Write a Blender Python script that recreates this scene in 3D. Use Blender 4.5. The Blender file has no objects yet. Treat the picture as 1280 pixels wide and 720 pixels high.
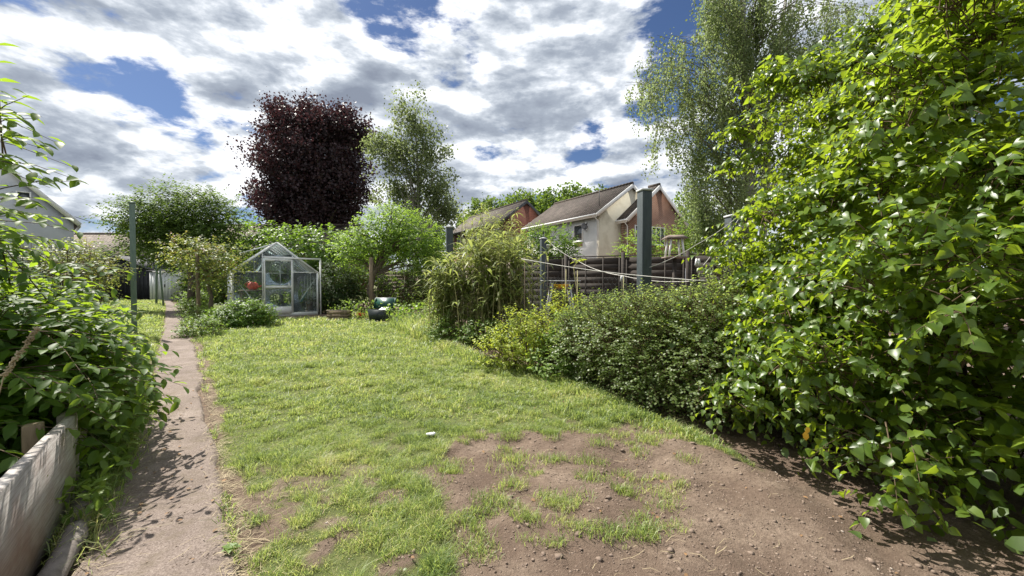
import bpy, math, random
import numpy as np
from mathutils import Vector, Matrix

random.seed(7)
R = np.random.RandomState(11)
scn = bpy.context.scene
col = scn.collection
CAMZ = 1.3
F = 500.0           # focal length in photograph pixels
HZ = 350.0          # horizon row

# ------------------------------------------------------------------ camera
cam = bpy.data.objects.new('camera', bpy.data.cameras.new('camera'))
col.objects.link(cam)
cam.data.sensor_width = 36.0
cam.data.lens = 36.0 * F / 1280.0
cam.data.clip_end = 2000
cam.data.clip_start = 0.05
cam.location = (0, 0, CAMZ)
cam.rotation_euler = (math.radians(90 - 1.15), 0, 0)
scn.camera = cam

# ------------------------------------------------------------------ light
SUN_AZ = -56.0      # degrees left of straight ahead
SUN_EL = 53.0
sa, se = math.radians(SUN_AZ), math.radians(SUN_EL)
SUND = Vector((math.sin(sa) * math.cos(se), math.cos(sa) * math.cos(se), math.sin(se)))
sl = bpy.data.lights.new('sun', 'SUN')
sl.energy = 5.0
sl.angle = math.radians(0.5)
sl.color = (1.0, 0.95, 0.86)
so = bpy.data.objects.new('sun', sl)
col.objects.link(so)
so.rotation_euler = (-SUND).to_track_quat('-Z', 'Y').to_euler()
so.location = (-20, 20, 30)

scn.view_settings.view_transform = 'Standard'
scn.view_settings.look = 'None'
scn.view_settings.exposure = 1.0
scn.view_settings.gamma = 1.0


# ------------------------------------------------------------------ node helper
class NT:
    def __init__(s, tree):
        s.t = tree
        s.n = tree.nodes
        s.l = tree.links

    def new(s, typ, ins=None, **props):
        nd = s.n.new(typ)
        for k, v in props.items():
            setattr(nd, k, v)
        if ins:
            for k, v in ins.items():
                sock = nd.inputs[k]
                if isinstance(v, bpy.types.NodeSocket):
                    s.l.new(v, sock)
                else:
                    sock.default_value = v
        return nd

    def math(s, op, a, b=0.0, c=0.0, clamp=False):
        nd = s.n.new('ShaderNodeMath')
        nd.operation = op
        nd.use_clamp = clamp
        for i, v in enumerate((a, b, c)):
            if isinstance(v, bpy.types.NodeSocket):
                s.l.new(v, nd.inputs[i])
            else:
                nd.inputs[i].default_value = v
        return nd.outputs[0]

    def ramp(s, fac, stops, interp='LINEAR'):
        nd = s.n.new('ShaderNodeValToRGB')
        cr = nd.color_ramp
        cr.interpolation = interp
        while len(cr.elements) < len(stops):
            cr.elements.new(0.5)
        for e, (p, c) in zip(cr.elements, stops):
            e.position = p
            e.color = (c[0], c[1], c[2], 1) if hasattr(c, '__len__') else (c, c, c, 1)
        s.l.new(fac, nd.inputs[0])
        return nd.outputs[0]

    def mix(s, fac, a, b, blend='MIX'):
        nd = s.n.new('ShaderNodeMix')
        nd.data_type = 'RGBA'
        nd.blend_type = blend
        for sock, v in ((nd.inputs[0], fac), (nd.inputs[6], a), (nd.inputs[7], b)):
            if isinstance(v, bpy.types.NodeSocket):
                s.l.new(v, sock)
            elif hasattr(v, '__len__'):
                sock.default_value = (v[0], v[1], v[2], 1)
            else:
                sock.default_value = v
        return nd.outputs[2]

    def noise(s, vec, scale, detail=4, rough=0.55, dist=0.0):
        nd = s.new('ShaderNodeTexNoise', {'Scale': scale, 'Detail': detail, 'Roughness': rough, 'Distortion': dist})
        if vec is not None:
            s.l.new(vec, nd.inputs['Vector'])
        return nd.outputs[0]


# ------------------------------------------------------------------ world: sky with broken cumulus deck
world = bpy.data.worlds.new('World')
scn.world = world
world.use_nodes = True
wt = NT(world.node_tree)
wt.n.clear()
sky = wt.new('ShaderNodeTexSky', sky_type='NISHITA', sun_disc=False, sun_elevation=se,
             sun_rotation=math.radians(SUN_AZ) % (2 * math.pi), air_density=1.0, dust_density=0.6, ozone_density=2.0)
tc = wt.new('ShaderNodeTexCoord')
D = tc.outputs['Generated']
sep = wt.new('ShaderNodeSeparateXYZ', {0: D})
zz = wt.math('ADD', wt.math('MAXIMUM', sep.outputs[2], 0.0), 0.75)
cx = wt.math('DIVIDE', sep.outputs[0], zz)
cy = wt.math('DIVIDE', sep.outputs[1], zz)
cv = wt.new('ShaderNodeCombineXYZ', {0: cx, 1: cy, 2: wt.math('MULTIPLY', sep.outputs[2], 1.8)}).outputs[0]
big = wt.noise(cv, 2.4, 3, 0.5, 0.3)
fine = wt.noise(cv, 6.2, 12, 0.62, 0.1)
dens = wt.math('ADD', wt.math('MULTIPLY', big, 0.28), wt.math('MULTIPLY', fine, 0.86))


def pixdir(px, py):
    return Vector((px - 640, F, HZ - py)).normalized()


def blob(px, py, rad, amt, cur):
    d = pixdir(px, py)
    dot = wt.new('ShaderNodeVectorMath', {0: D, 1: (d.x, d.y, d.z)}, operation='DOT_PRODUCT').outputs['Value']
    m = wt.new('ShaderNodeMapRange', {'Value': dot, 'From Min': math.cos(rad), 'From Max': math.cos(rad * 0.25),
                                      'To Min': 0.0, 'To Max': amt}, interpolation_type='SMOOTHSTEP')
    return wt.math('ADD', cur, m.outputs[0])


# gaps of blue (negative) and heavy masses (positive) as they stand over the garden
for px, py, r, a in ((155, 125, 0.11, -0.11), (190, 95, 0.07, -0.07), (490, 8, 0.11, -0.13), (570, 12, 0.09, -0.09),
                     (868, 60, 0.12, -0.17), (735, 178, 0.06, -0.11), (605, 190, 0.05, -0.08), (600, 90, 0.05, -0.06),
                     (130, 295, 0.05, -0.05), (318, 262, 0.05, -0.08), (100, 260, 0.2, 0.07), (560, 300, 0.3, 0.06), (850, 260, 0.25, 0.05), (820, 130, 0.09, -0.08), (690, 245, 0.05, -0.08),
                     (380, 40, 0.36, 0.10), (690, 60, 0.24, 0.09), (40, 130, 0.20, 0.12), (520, 170, 0.22, 0.05),
                     (230, 190, 0.16, 0.06), (770, 110, 0.10, 0.05), (660, 200, 0.10, 0.06)):
    dens = blob(px, py, r, a, dens)
cover = wt.new('ShaderNodeMapRange', {'Value': dens, 'From Min': 0.465, 'From Max': 0.575, 'To Min': 0.0, 'To Max': 1.0},
               interpolation_type='SMOOTHSTEP').outputs[0]
puff = wt.noise(cv, 9.5, 10, 0.62, 0.1)
cv2 = wt.new('ShaderNodeVectorMath', {0: cv, 1: (-0.014, -0.035, 0.06)}, operation='ADD').outputs[0]
relief = wt.math('SUBTRACT', wt.noise(cv, 6.2, 6, 0.58, 0.1), wt.noise(cv2, 6.2, 6, 0.58, 0.1))
thick = wt.math('SUBTRACT', wt.math('ADD', wt.math('MULTIPLY', dens, 0.80), wt.math('MULTIPLY', puff, 0.40)), wt.math('MULTIPLY', relief, 1.25))
ccol = wt.ramp(thick, [(0.54, (0.97, 0.98, 1.0)), (0.63, (0.82, 0.84, 0.87)), (0.70, (0.54, 0.58, 0.63)),
                       (0.79, (0.34, 0.38, 0.44)), (0.96, (0.22, 0.25, 0.31))])
ccol = wt.new('ShaderNodeVectorMath', {0: ccol, 1: (5.9, 5.95, 6.05)}, operation='MULTIPLY').outputs[0]
bluesky = wt.mix(1.0, sky.outputs[0], (0.27, 0.31, 0.39), 'MULTIPLY')
horiz = wt.new('ShaderNodeMapRange', {'Value': sep.outputs[2], 'From Min': -0.02, 'From Max': 0.10, 'To Min': 0.9, 'To Max': 1.0}).outputs[0]
skycol = wt.mix(wt.math('MULTIPLY', cover, horiz), bluesky, ccol)
bg = wt.new('ShaderNodeBackground', {'Color': skycol, 'Strength': 0.11})
wo = wt.new('ShaderNodeOutputWorld')
wt.l.new(bg.outputs[0], wo.inputs[0])


# ------------------------------------------------------------------ geometry helpers
def at(px, py, d):
    """point d metres ahead of the camera seen at pixel (px, py) of the photograph"""
    return np.array([(px - 640) / F * d, d, CAMZ + (HZ - py) / F * d])


def gr(px, py):
    d = CAMZ * F / (py - HZ)
    return np.array([(px - 640) / F * d, d, 0.0])


def V(*a):
    return np.array(a, float)


def nrm(v):
    v = np.asarray(v, float)
    return v / (np.linalg.norm(v, axis=-1, keepdims=True) + 1e-9)


def hash2(ix, iy, seed):
    h = (ix.astype(np.int64) * 374761393 + iy.astype(np.int64) * 668265263 + seed * 1442695041) & 0x7fffffff
    h = ((h ^ (h >> 13)) * 1274126177) & 0x7fffffff
    return ((h ^ (h >> 16)) & 0xffff) / 65535.0


def vnoise(x, y, scale, seed=0):
    x = np.asarray(x, float) * scale
    y = np.asarray(y, float) * scale
    ix = np.floor(x)
    iy = np.floor(y)
    fx = x - ix
    fy = y - iy
    fx = fx * fx * (3 - 2 * fx)
    fy = fy * fy * (3 - 2 * fy)
    a = hash2(ix, iy, seed)
    b = hash2(ix + 1, iy, seed)
    c = hash2(ix, iy + 1, seed)
    d = hash2(ix + 1, iy + 1, seed)
    return (a * (1 - fx) + b * fx) * (1 - fy) + (c * (1 - fx) + d * fx) * fy


def fbm(x, y, scale, seed=0, octv=4):
    s = 0
    amp = 0.5
    for i in range(octv):
        s = s + amp * vnoise(x, y, scale * 2 ** i, seed + i * 17)
        amp *= 0.5
    return s


WL = {}   # world location of each empty / parent


def mesh_from(verts, faces, name):
    """faces: list of arrays (n,k) or a python list of tuples"""
    me = bpy.data.meshes.new(name)
    verts = np.asarray(verts, dtype=np.float32)
    if isinstance(faces, list) and faces and isinstance(faces[0], np.ndarray):
        loops = np.concatenate([f.ravel() for f in faces]).astype(np.int32)
        tot = np.concatenate([np.full(len(f), f.shape[1], np.int32) for f in faces])
    else:
        loops = np.array([i for f in faces for i in f], dtype=np.int32)
        tot = np.array([len(f) for f in faces], dtype=np.int32)
    start = np.concatenate([[0], np.cumsum(tot)[:-1]]).astype(np.int32)
    me.vertices.add(len(verts))
    me.vertices.foreach_set('co', verts.ravel())
    me.loops.add(len(loops))
    me.loops.foreach_set('vertex_index', loops)
    me.polygons.add(len(tot))
    me.polygons.foreach_set('loop_start', start)
    me.update(calc_edges=True)
    me.validate()
    return me


def mk(name, me, mat=None, parent=None, kind=None, label=None, smooth=False, loc=None):
    o = bpy.data.objects.new(name, me)
    col.objects.link(o)
    if mat is not None and len(me.materials) == 0:
        me.materials.append(mat)
    if parent is not None:
        o.parent = parent
    if loc is not None:
        o.location = loc
    if kind:
        o['kind'] = kind
    if label:
        o['label'] = label
    if smooth:
        me.polygons.foreach_set('use_smooth', [True] * len(me.polygons))
    return o


def wloc(p):
    return V(0, 0, 0) if p is None else WL[p.name]


def thing(name, label, cat, loc=(0, 0, 0), group=None):
    o = bpy.data.objects.new(name, None)
    col.objects.link(o)
    o.empty_display_size = 0.2
    o.location = tuple(float(v) for v in loc)
    WL[o.name] = V(*loc)
    o['label'] = label
    o['category'] = cat
    if group:
        o['group'] = group
    return o


class MB:
    """collects shapes given in WORLD coordinates and links them as one mesh object"""

    def __init__(s):
        s.v = []
        s.f = []

    def add(s, vs, fs):
        b = len(s.v)
        s.v.extend([tuple(map(float, v)) for v in vs])
        s.f.extend([tuple(b + i for i in f) for f in fs])
        return s

    def box(s, c, u, v, w):
        """centre and three half-extent vectors"""
        c, u, v, w = (np.asarray(k, float) for k in (c, u, v, w))
        P = [c + a * u + b * v + d * w for d in (-1, 1) for b in (-1, 1) for a in (-1, 1)]
        fs = [(0, 2, 3, 1), (4, 5, 7, 6), (0, 1, 5, 4), (2, 6, 7, 3), (0, 4, 6, 2), (1, 3, 7, 5)]
        if np.dot(np.cross(u, v), w) < 0:
            fs = [f[::-1] for f in fs]
        return s.add(P, fs)

    def bar(s, a, b, t, t2=None, up=(0, 0, 1)):
        """rectangular bar between two points, t / t2 full thicknesses"""
        a = np.asarray(a, float)
        b = np.asarray(b, float)
        d = b - a
        L = np.linalg.norm(d)
        d = d / L
        up = np.asarray(up, float)
        if abs(np.dot(d, up)) > 0.95:
            up = V(1, 0, 0)
        x = nrm(np.cross(d, up))
        y = np.cross(x, d)
        t2 = t if t2 is None else t2
        return s.box((a + b) / 2, x * t / 2, d * L / 2, y * t2 / 2)

    def tube(s, pts, rad, n=6, cap=True):
        pts = [np.asarray(p, float) for p in pts]
        if not hasattr(rad, '__len__'):
            rad = [rad] * len(pts)
        b = len(s.v)
        prev = None
        for i, p in enumerate(pts):
            d = nrm(pts[min(i + 1, len(pts) - 1)] - pts[max(i - 1, 0)])
            if prev is None:
                ref = V(0, 0, 1) if abs(d[2]) < 0.9 else V(1, 0, 0)
                x = nrm(np.cross(d, ref))
            else:
                x = nrm(prev - d * np.dot(prev, d))
            prev = x
            y = np.cross(d, x)
            for k in range(n):
                a = 2 * math.pi * k / n
                s.v.append(tuple(p + rad[i] * (math.cos(a) * x + math.sin(a) * y)))
        for i in range(len(pts) - 1):
            for k in range(n):
                k2 = (k + 1) % n
                s.f.append((b + i * n + k, b + i * n + k2, b + (i + 1) * n + k2, b + (i + 1) * n + k))
        if cap:
            s.f.append(tuple(b + k for k in range(n))[::-1])
            e = b + (len(pts) - 1) * n
            s.f.append(tuple(e + k for k in range(n)))
        return s

    def lathe(s, c, prof, n=16):
        """prof: list of (radius, z)"""
        c = np.asarray(c, float)
        b = len(s.v)
        for r, z in prof:
            for k in range(n):
                a = 2 * math.pi * k / n
                s.v.append((c[0] + r * math.cos(a), c[1] + r * math.sin(a), c[2] + z))
        for i in range(len(prof) - 1):
            for k in range(n):
                k2 = (k + 1) % n
                s.f.append((b + i * n + k, b + i * n + k2, b + (i + 1) * n + k2, b + (i + 1) * n + k))
        s.f.append(tuple(b + k for k in range(n))[::-1])
        e = b + (len(prof) - 1) * n
        s.f.append(tuple(e + k for k in range(n)))
        return s

    def build(s, name, mat, parent=None, kind=None, label=None, smooth=False, bevel=0):
        v = np.array(s.v) - wloc(parent)
        me = mesh_from(v, s.f, name)
        o = mk(name, me, mat, parent, kind, label, smooth)
        if bevel:
            m = o.modifiers.new('bevel', 'BEVEL')
            m.width = bevel
            m.segments = 2
            m.limit_method = 'ANGLE'
        WL[o.name] = wloc(parent)
        return o


def tagtop(o, label, cat, group=None):
    o['label'] = label
    o['category'] = cat
    if group:
        o['group'] = group
    return o


# ------------------------------------------------------------------ materials
def newmat(name):
    m = bpy.data.materials.new(name)
    m.use_nodes = True
    t = NT(m.node_tree)
    t.n.clear()
    out = t.new('ShaderNodeOutputMaterial')
    return m, t, out


def pbr(name, c1, c2=None, rough=0.7, scale=6.0, bump=0.0, metal=0.0, detail=6, c3=None, bscale=None, spec=0.4, stretch=None):
    m, t, out = newmat(name)
    co = t.new('ShaderNodeTexCoord').outputs['Object']
    if stretch:
        co = t.new('ShaderNodeMapping', {'Vector': co, 'Scale': stretch}).outputs[0]
    n = t.noise(co, scale, detail, 0.6)
    stops = [(0.32, c1), (0.68, c2 or c1)]
    if c3:
        stops = [(0.28, c1), (0.5, c2), (0.72, c3)]
    b = t.new('ShaderNodeBsdfPrincipled', {'Roughness': rough, 'Metallic': metal, 'Specular IOR Level': spec,
                                           'Base Color': t.ramp(n, stops)})
    if bump:
        nb = t.noise(co, bscale or scale * 4, 6, 0.65)
        t.l.new(t.new('ShaderNodeBump', {'Strength': bump, 'Distance': 0.01, 'Height': nb}).outputs[0], b.inputs['Normal'])
    t.l.new(b.outputs[0], out.inputs[0])
    return m


def leafmat(name, cols, trans=(0.25, 0.42, 0.03), tfac=0.35, rough=0.45, spec=0.4, patch=2.0, amp=1.0):
    """cols: list of base colours picked per leaf"""
    m, t, out = newmat(name)
    g = t.new('ShaderNodeNewGeometry')
    rnd = g.outputs['Random Per Island']
    co = t.new('ShaderNodeTexCoord').outputs['Object']
    n = t.noise(co, patch, 3, 0.5)
    f = t.math('ADD', t.math('MULTIPLY', rnd, 0.6), t.math('MULTIPLY', t.math('SUBTRACT', n, 0.3 if amp == 1.0 else 0.38), amp), clamp=True)
    k = len(cols)
    c = t.ramp(f, [(0.1 + 0.8 * i / max(1, k - 1), cc) for i, cc in enumerate(cols)])
    vein = t.noise(co, 60.0, 2, 0.5)
    c = t.mix(t.math('MULTIPLY', vein, 0.35), c, (0.02, 0.03, 0.01))
    b = t.new('ShaderNodeBsdfPrincipled', {'Roughness': rough, 'Specular IOR Level': spec, 'Base Color': c})
    tcol = t.mix(0.35, trans, t.mix(1.0, c, (3.0, 3.0, 2.2), 'MULTIPLY'))
    tr = t.new('ShaderNodeBsdfTranslucent', {'Color': tcol})
    mx = t.new('ShaderNodeMixShader', {0: tfac, 1: b.outputs[0], 2: tr.outputs[0]})
    t.l.new(mx.outputs[0], out.inputs[0])
    return m


M = {}
M['ivy'] = leafmat('ivy_leaf', [(0.025, 0.058, 0.010), (0.065, 0.125, 0.016), (0.17, 0.25, 0.028)], (0.56, 0.70, 0.03), 0.40, 0.38, 0.5, 1.5)
M['left_shrub'] = leafmat('shrub_leaf', [(0.025, 0.06, 0.012), (0.055, 0.115, 0.018), (0.10, 0.18, 0.03)], (0.48, 0.66, 0.03), 0.46, 0.5, 0.22, 1.5)
M['hedge'] = leafmat('hedge_leaf', [(0.05, 0.09, 0.025), (0.12, 0.175, 0.05), (0.22, 0.28, 0.11)], (0.50, 0.60, 0.13), 0.46, 0.42, 0.4, 2)
M['yellow_leaf'] = leafmat('golden_leaf', [(0.08, 0.16, 0.02), (0.26, 0.33, 0.04), (0.42, 0.45, 0.07)], (0.6, 0.65, 0.06), 0.4, 0.5, 0.3, 3)
M['cane'] = leafmat('cane_leaf', [(0.08, 0.12, 0.035), (0.18, 0.22, 0.07), (0.36, 0.36, 0.17)], (0.45, 0.52, 0.12), 0.36, 0.5, 0.3, 2)
M['apple'] = leafmat('apple_leaf', [(0.06, 0.12, 0.02), (0.12, 0.21, 0.04), (0.20, 0.29, 0.06)], (0.42, 0.6, 0.06), 0.42, 0.5, 0.3, 1)
M['laurel'] = leafmat('laurel_leaf', [(0.04, 0.09, 0.015), (0.08, 0.16, 0.02), (0.14, 0.24, 0.03)], (0.34, 0.52, 0.04), 0.4, 0.45, 0.4, 1)
M['haw'] = leafmat('hawthorn_leaf', [(0.03, 0.06, 0.015), (0.06, 0.10, 0.022), (0.10, 0.15, 0.035)], (0.26, 0.38, 0.05), 0.36, 0.65, 0.15, 0.8)
M['rosy'] = leafmat('bronze_leaf', [(0.05, 0.10, 0.02), (0.09, 0.15, 0.03), (0.14, 0.19, 0.05), (0.16, 0.19, 0.05), (0.28, 0.10, 0.06)], (0.4, 0.42, 0.08), 0.35, 0.5, 0.3, 1.5)
M['beech'] = leafmat('copper_leaf', [(0.016, 0.009, 0.013), (0.034, 0.018, 0.025), (0.075, 0.036, 0.046)], (0.12, 0.03, 0.045), 0.2, 0.5, 0.3, 0.4)
M['birch'] = leafmat('birch_leaf', [(0.055, 0.09, 0.032), (0.11, 0.15, 0.06), (0.18, 0.21, 0.105)], (0.40, 0.50, 0.17), 0.42, 0.5, 0.3, 0.5)
M['birch_far'] = leafmat('birch_leaf_grey', [(0.05, 0.075, 0.028), (0.095, 0.125, 0.05), (0.155, 0.18, 0.085)], (0.36, 0.44, 0.16), 0.40, 0.5, 0.3, 0.5)
M['conifer'] = leafmat('conifer_leaf', [(0.012, 0.028, 0.008), (0.025, 0.055, 0.012), (0.05, 0.09, 0.02)], (0.12, 0.22, 0.03), 0.2, 0.6, 0.2, 2)
M['far'] = leafmat('far_leaf', [(0.05, 0.09, 0.02), (0.09, 0.15, 0.03), (0.13, 0.2, 0.04)], (0.3, 0.42, 0.05), 0.35, 0.6, 0.2, 0.4)
M['weed'] = leafmat('weed_leaf', [(0.06, 0.12, 0.02), (0.12, 0.2, 0.035), (0.22, 0.3, 0.07)], (0.36, 0.52, 0.06), 0.35, 0.5, 0.3, 2)
M['grass'] = leafmat('grass_blade', [(0.06, 0.105, 0.032), (0.13, 0.21, 0.055), (0.22, 0.30, 0.09), (0.38, 0.39, 0.17), (0.55, 0.48, 0.27)], (0.55, 0.63, 0.15), 0.38, 0.45, 0.4, 1.3, 1.3)
M['straw'] = pbr('dry_straw', (0.22, 0.175, 0.10), (0.42, 0.35, 0.22), 0.8, 9)
M['bark'] = pbr('bark', (0.06, 0.05, 0.035), (0.16, 0.13, 0.09), 0.9, 9, 0.6, stretch=(3, 3, 0.6))
M['twig'] = pbr('twig_wood', (0.05, 0.035, 0.02), (0.13, 0.09, 0.05), 0.9, 12)
M['birchbark'] = pbr('birch_bark', (0.08, 0.07, 0.06), (0.5, 0.48, 0.44), 0.8, 3, 0.3, stretch=(1, 1, 4))
M['canestem'] = pbr('cane_stem', (0.20, 0.20, 0.08), (0.38, 0.33, 0.16), 0.7, 9)
M['post_paint'] = pbr('grey_green_paint', (0.035, 0.046, 0.052), (0.062, 0.078, 0.084), 0.65, 7, 0.3, stretch=(3, 3, 0.5))
M['pole_green'] = pbr('green_pole_paint', (0.09, 0.135, 0.11), (0.14, 0.19, 0.15), 0.6, 9, 0.25, stretch=(3, 3, 0.6))
M['post_cap'] = pbr('post_cap', (0.45, 0.47, 0.48), (0.6, 0.6, 0.6), 0.6, 9)
M['alu'] = pbr('aluminium', (0.62, 0.64, 0.63), (0.76, 0.77, 0.76), 0.45, 20, metal=0.15)
M['white_paint'] = pbr('white_paint', (0.68, 0.68, 0.66), (0.8, 0.8, 0.79), 0.5, 5)
M['dark_fence'] = pbr('dark_fence_wood', (0.022, 0.018, 0.015), (0.055, 0.044, 0.036), 0.85, 6, 0.5, stretch=(0.6, 0.6, 5))
M['grey_wood'] = pbr('weathered_wood', (0.13, 0.10, 0.08), (0.26, 0.21, 0.17), 0.85, 6, 0.5, stretch=(0.6, 0.6, 5))
M['post_wood'] = pbr('post_wood', (0.12, 0.09, 0.06), (0.26, 0.20, 0.13), 0.9, 8, 0.5, stretch=(3, 3, 0.4))
M['shed_black'] = pbr('dark_shed_boards', (0.012, 0.013, 0.016), (0.03, 0.032, 0.038), 0.8, 5, 0.2)
M['shed_roof'] = pbr('shed_felt', (0.05, 0.05, 0.055), (0.10, 0.10, 0.11), 0.9, 12, 0.3)
M['cabinet'] = pbr('cabinet_white', (0.55, 0.57, 0.58), (0.68, 0.69, 0.69), 0.5, 3)
M['render_white'] = pbr('white_render', (0.60, 0.60, 0.57), (0.72, 0.71, 0.68), 0.9, 1.4, 0.3, bscale=40)
M['render_cream'] = pbr('cream_render', (0.50, 0.45, 0.33), (0.66, 0.61, 0.48), 0.9, 1.2, 0.3, bscale=40, c3=(0.60, 0.56, 0.44))
M['stucco'] = pbr('grey_white_stucco', (0.42, 0.44, 0.46), (0.52, 0.54, 0.55), 0.9, 1.2, 0.3, bscale=30)
M['rope'] = pbr('rope', (0.45, 0.44, 0.40), (0.62, 0.60, 0.55), 0.8, 20)
M['wire'] = pbr('galvanised_wire', (0.07, 0.07, 0.07), (0.14, 0.14, 0.135), 0.7, 20, spec=0.2)
M['cable'] = pbr('black_cable', (0.02, 0.02, 0.02), (0.04, 0.04, 0.04), 0.6, 5)
M['bin_green'] = pbr('green_plastic', (0.012, 0.06, 0.045), (0.02, 0.085, 0.06), 0.4, 5)
M['bin_dark'] = pbr('dark_plastic', (0.012, 0.018, 0.02), (0.02, 0.03, 0.03), 0.5, 5)
M['red'] = pbr('red_plastic', (0.55, 0.05, 0.025), (0.7, 0.09, 0.04), 0.4, 5)
M['terracotta'] = pbr('terracotta', (0.35, 0.12, 0.06), (0.5, 0.2, 0.1), 0.8, 9)
M['tan'] = pbr('tan_board', (0.30, 0.20, 0.12), (0.38, 0.27, 0.17), 0.8, 5)
M['yellow'] = pbr('yellow_plastic', (0.8, 0.42, 0.02), (0.85, 0.5, 0.04), 0.45, 5)
M['teal'] = pbr('teal_plastic', (0.03, 0.16, 0.17), (0.05, 0.22, 0.22), 0.5, 5)
M['paper'] = pbr('paper', (0.75, 0.75, 0.74), (0.85, 0.85, 0.84), 0.8, 9)
M['dark_metal'] = pbr('dark_metal', (0.04, 0.045, 0.05), (0.08, 0.08, 0.085), 0.5, 9, metal=0.4)
M['grey_metal'] = pbr('grey_metal', (0.14, 0.145, 0.15), (0.2, 0.2, 0.21), 0.6, 9)
M['stone'] = pbr('pebble', (0.22, 0.18, 0.15), (0.42, 0.37, 0.32), 0.85, 8)
M['clod'] = pbr('soil_clod', (0.13, 0.095, 0.072), (0.25, 0.19, 0.15), 0.95, 5, 0.4)
M['yellow_dead'] = pbr('dead_leaf', (0.55, 0.30, 0.02), (0.7, 0.42, 0.04), 0.7, 9)
M['brown_leaf'] = pbr('dry_leaf', (0.12, 0.07, 0.035), (0.26, 0.15, 0.07), 0.8, 9)
M['pipe'] = pbr('weathered_log', (0.10, 0.085, 0.075), (0.24, 0.21, 0.19), 0.9, 5, 0.6, stretch=(2, 2, 2))


def plankmat():
    m, t, out = newmat('silvered_plank')
    co = t.new('ShaderNodeTexCoord').outputs['Object']
    # board runs along the garden axis: rotate so the grain follows it
    al = t.new('ShaderNodeVectorMath', {0: co, 1: (-0.63, 0.777, 0)}, operation='DOT_PRODUCT').outputs['Value']
    zc = t.new('ShaderNodeSeparateXYZ', {0: co}).outputs[2]
    mp = t.new('ShaderNodeCombineXYZ', {0: t.math('MULTIPLY', al, 0.8), 1: 0.0, 2: t.math('MULTIPLY', zc, 18.0)}).outputs[0]
    g = t.noise(mp, 4.0, 9, 0.7, 0.5)
    gf = t.noise(t.new('ShaderNodeMapping', {'Vector': mp, 'Scale': (1, 1, 2.5)}).outputs[0], 12.0, 6, 0.6, 0.4)
    st = t.noise(co, 2.3, 4, 0.5)
    c = t.ramp(g, [(0.3, (0.20, 0.18, 0.165)), (0.5, (0.36, 0.33, 0.31)), (0.75, (0.50, 0.47, 0.45))])
    c = t.mix(t.ramp(st, [(0.48, 0.0), (0.66, 0.75)]), c, (0.20, 0.11, 0.085))
    c = t.mix(t.ramp(gf, [(0.34, 0.75), (0.46, 0.0)]), c, (0.12, 0.10, 0.085))
    b = t.new('ShaderNodeBsdfPrincipled', {'Roughness': 0.85, 'Base Color': c, 'Specular IOR Level': 0.25})
    t.l.new(t.new('ShaderNodeBump', {'Strength': 0.6, 'Distance': 0.006, 'Height': gf}).outputs[0], b.inputs['Normal'])
    t.l.new(b.outputs[0], out.inputs[0])
    return m


M['plank'] = plankmat()


def tilemat(name, cols, e2, e1, zslope=1.0, tw=0.3, course=0.28):
    """concrete tiles: courses follow height, tiles follow the ridge"""
    m, t, out = newmat(name)
    co = t.new('ShaderNodeTexCoord').outputs['Object']
    along = t.new('ShaderNodeVectorMath', {0: co, 1: (e2[0], e2[1], 0)}, operation='DOT_PRODUCT').outputs['Value']
    sp = t.new('ShaderNodeSeparateXYZ', {0: co})
    z = sp.outputs[2]
    uv = t.new('ShaderNodeCombineXYZ', {0: along, 1: z}).outputs[0]
    br = t.new('ShaderNodeTexBrick', {'Vector': uv, 'Color1': (*cols[0], 1), 'Color2': (*cols[1], 1), 'Mortar': (*cols[2], 1),
                                      'Scale': 1.0, 'Mortar Size': 0.028, 'Brick Width': tw, 'Row Height': course * zslope * 0.6, 'Mortar Smooth': 0.4, 'Bias': 0.0})
    n = t.noise(co, 1.6, 5, 0.6)
    c = t.mix(t.ramp(n, [(0.3, 0.0), (0.7, 0.55)]), br.outputs[0], cols[3])
    c = t.mix(t.ramp(t.noise(co, 5.0, 4, 0.7), [(0.5, 0.0), (0.65, 0.6)]), c, (0.045, 0.05, 0.03))
    w = t.new('ShaderNodeMath', {0: along}, operation='MULTIPLY')
    w.inputs[1].default_value = 2 * math.pi / tw
    rib = t.math('SINE', w.outputs[0])
    b = t.new('ShaderNodeBsdfPrincipled', {'Roughness': 0.85, 'Base Color': c, 'Specular IOR Level': 0.2})
    h = t.math('ADD', t.math('MULTIPLY', rib, 0.5), t.math('MULTIPLY', br.outputs['Fac'], -0.8))
    t.l.new(t.new('ShaderNodeBump', {'Strength': 0.8, 'Distance': 0.04, 'Height': h}).outputs[0], b.inputs['Normal'])
    t.l.new(b.outputs[0], out.inputs[0])
    return m


def brickmat(name, c1, c2, mortar, e):
    m, t, out = newmat(name)
    co = t.new('ShaderNodeTexCoord').outputs['Object']
    along = t.new('ShaderNodeVectorMath', {0: co, 1: (e[0], e[1], 0)}, operation='DOT_PRODUCT').outputs['Value']
    z = t.new('ShaderNodeSeparateXYZ', {0: co}).outputs[2]
    uv = t.new('ShaderNodeCombineXYZ', {0: along, 1: z}).outputs[0]
    br = t.new('ShaderNodeTexBrick', {'Vector': uv, 'Color1': (*c1, 1), 'Color2': (*c2, 1), 'Mortar': (*mortar, 1), 'Scale': 1.0,
                                      'Mortar Size': 0.016, 'Brick Width': 0.225, 'Row Height': 0.075, 'Mortar Smooth': 0.2})
    n = t.noise(co, 0.9, 5, 0.6)
    c = t.mix(t.ramp(n, [(0.3, 0.0), (0.7, 0.4)]), br.outputs[0], (c1[0] * 0.6, c1[1] * 0.6, c1[2] * 0.6))
    b = t.new('ShaderNodeBsdfPrincipled', {'Roughness': 0.9, 'Base Color': c, 'Specular IOR Level': 0.2})
    t.l.new(b.outputs[0], out.inputs[0])
    return m


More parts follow.
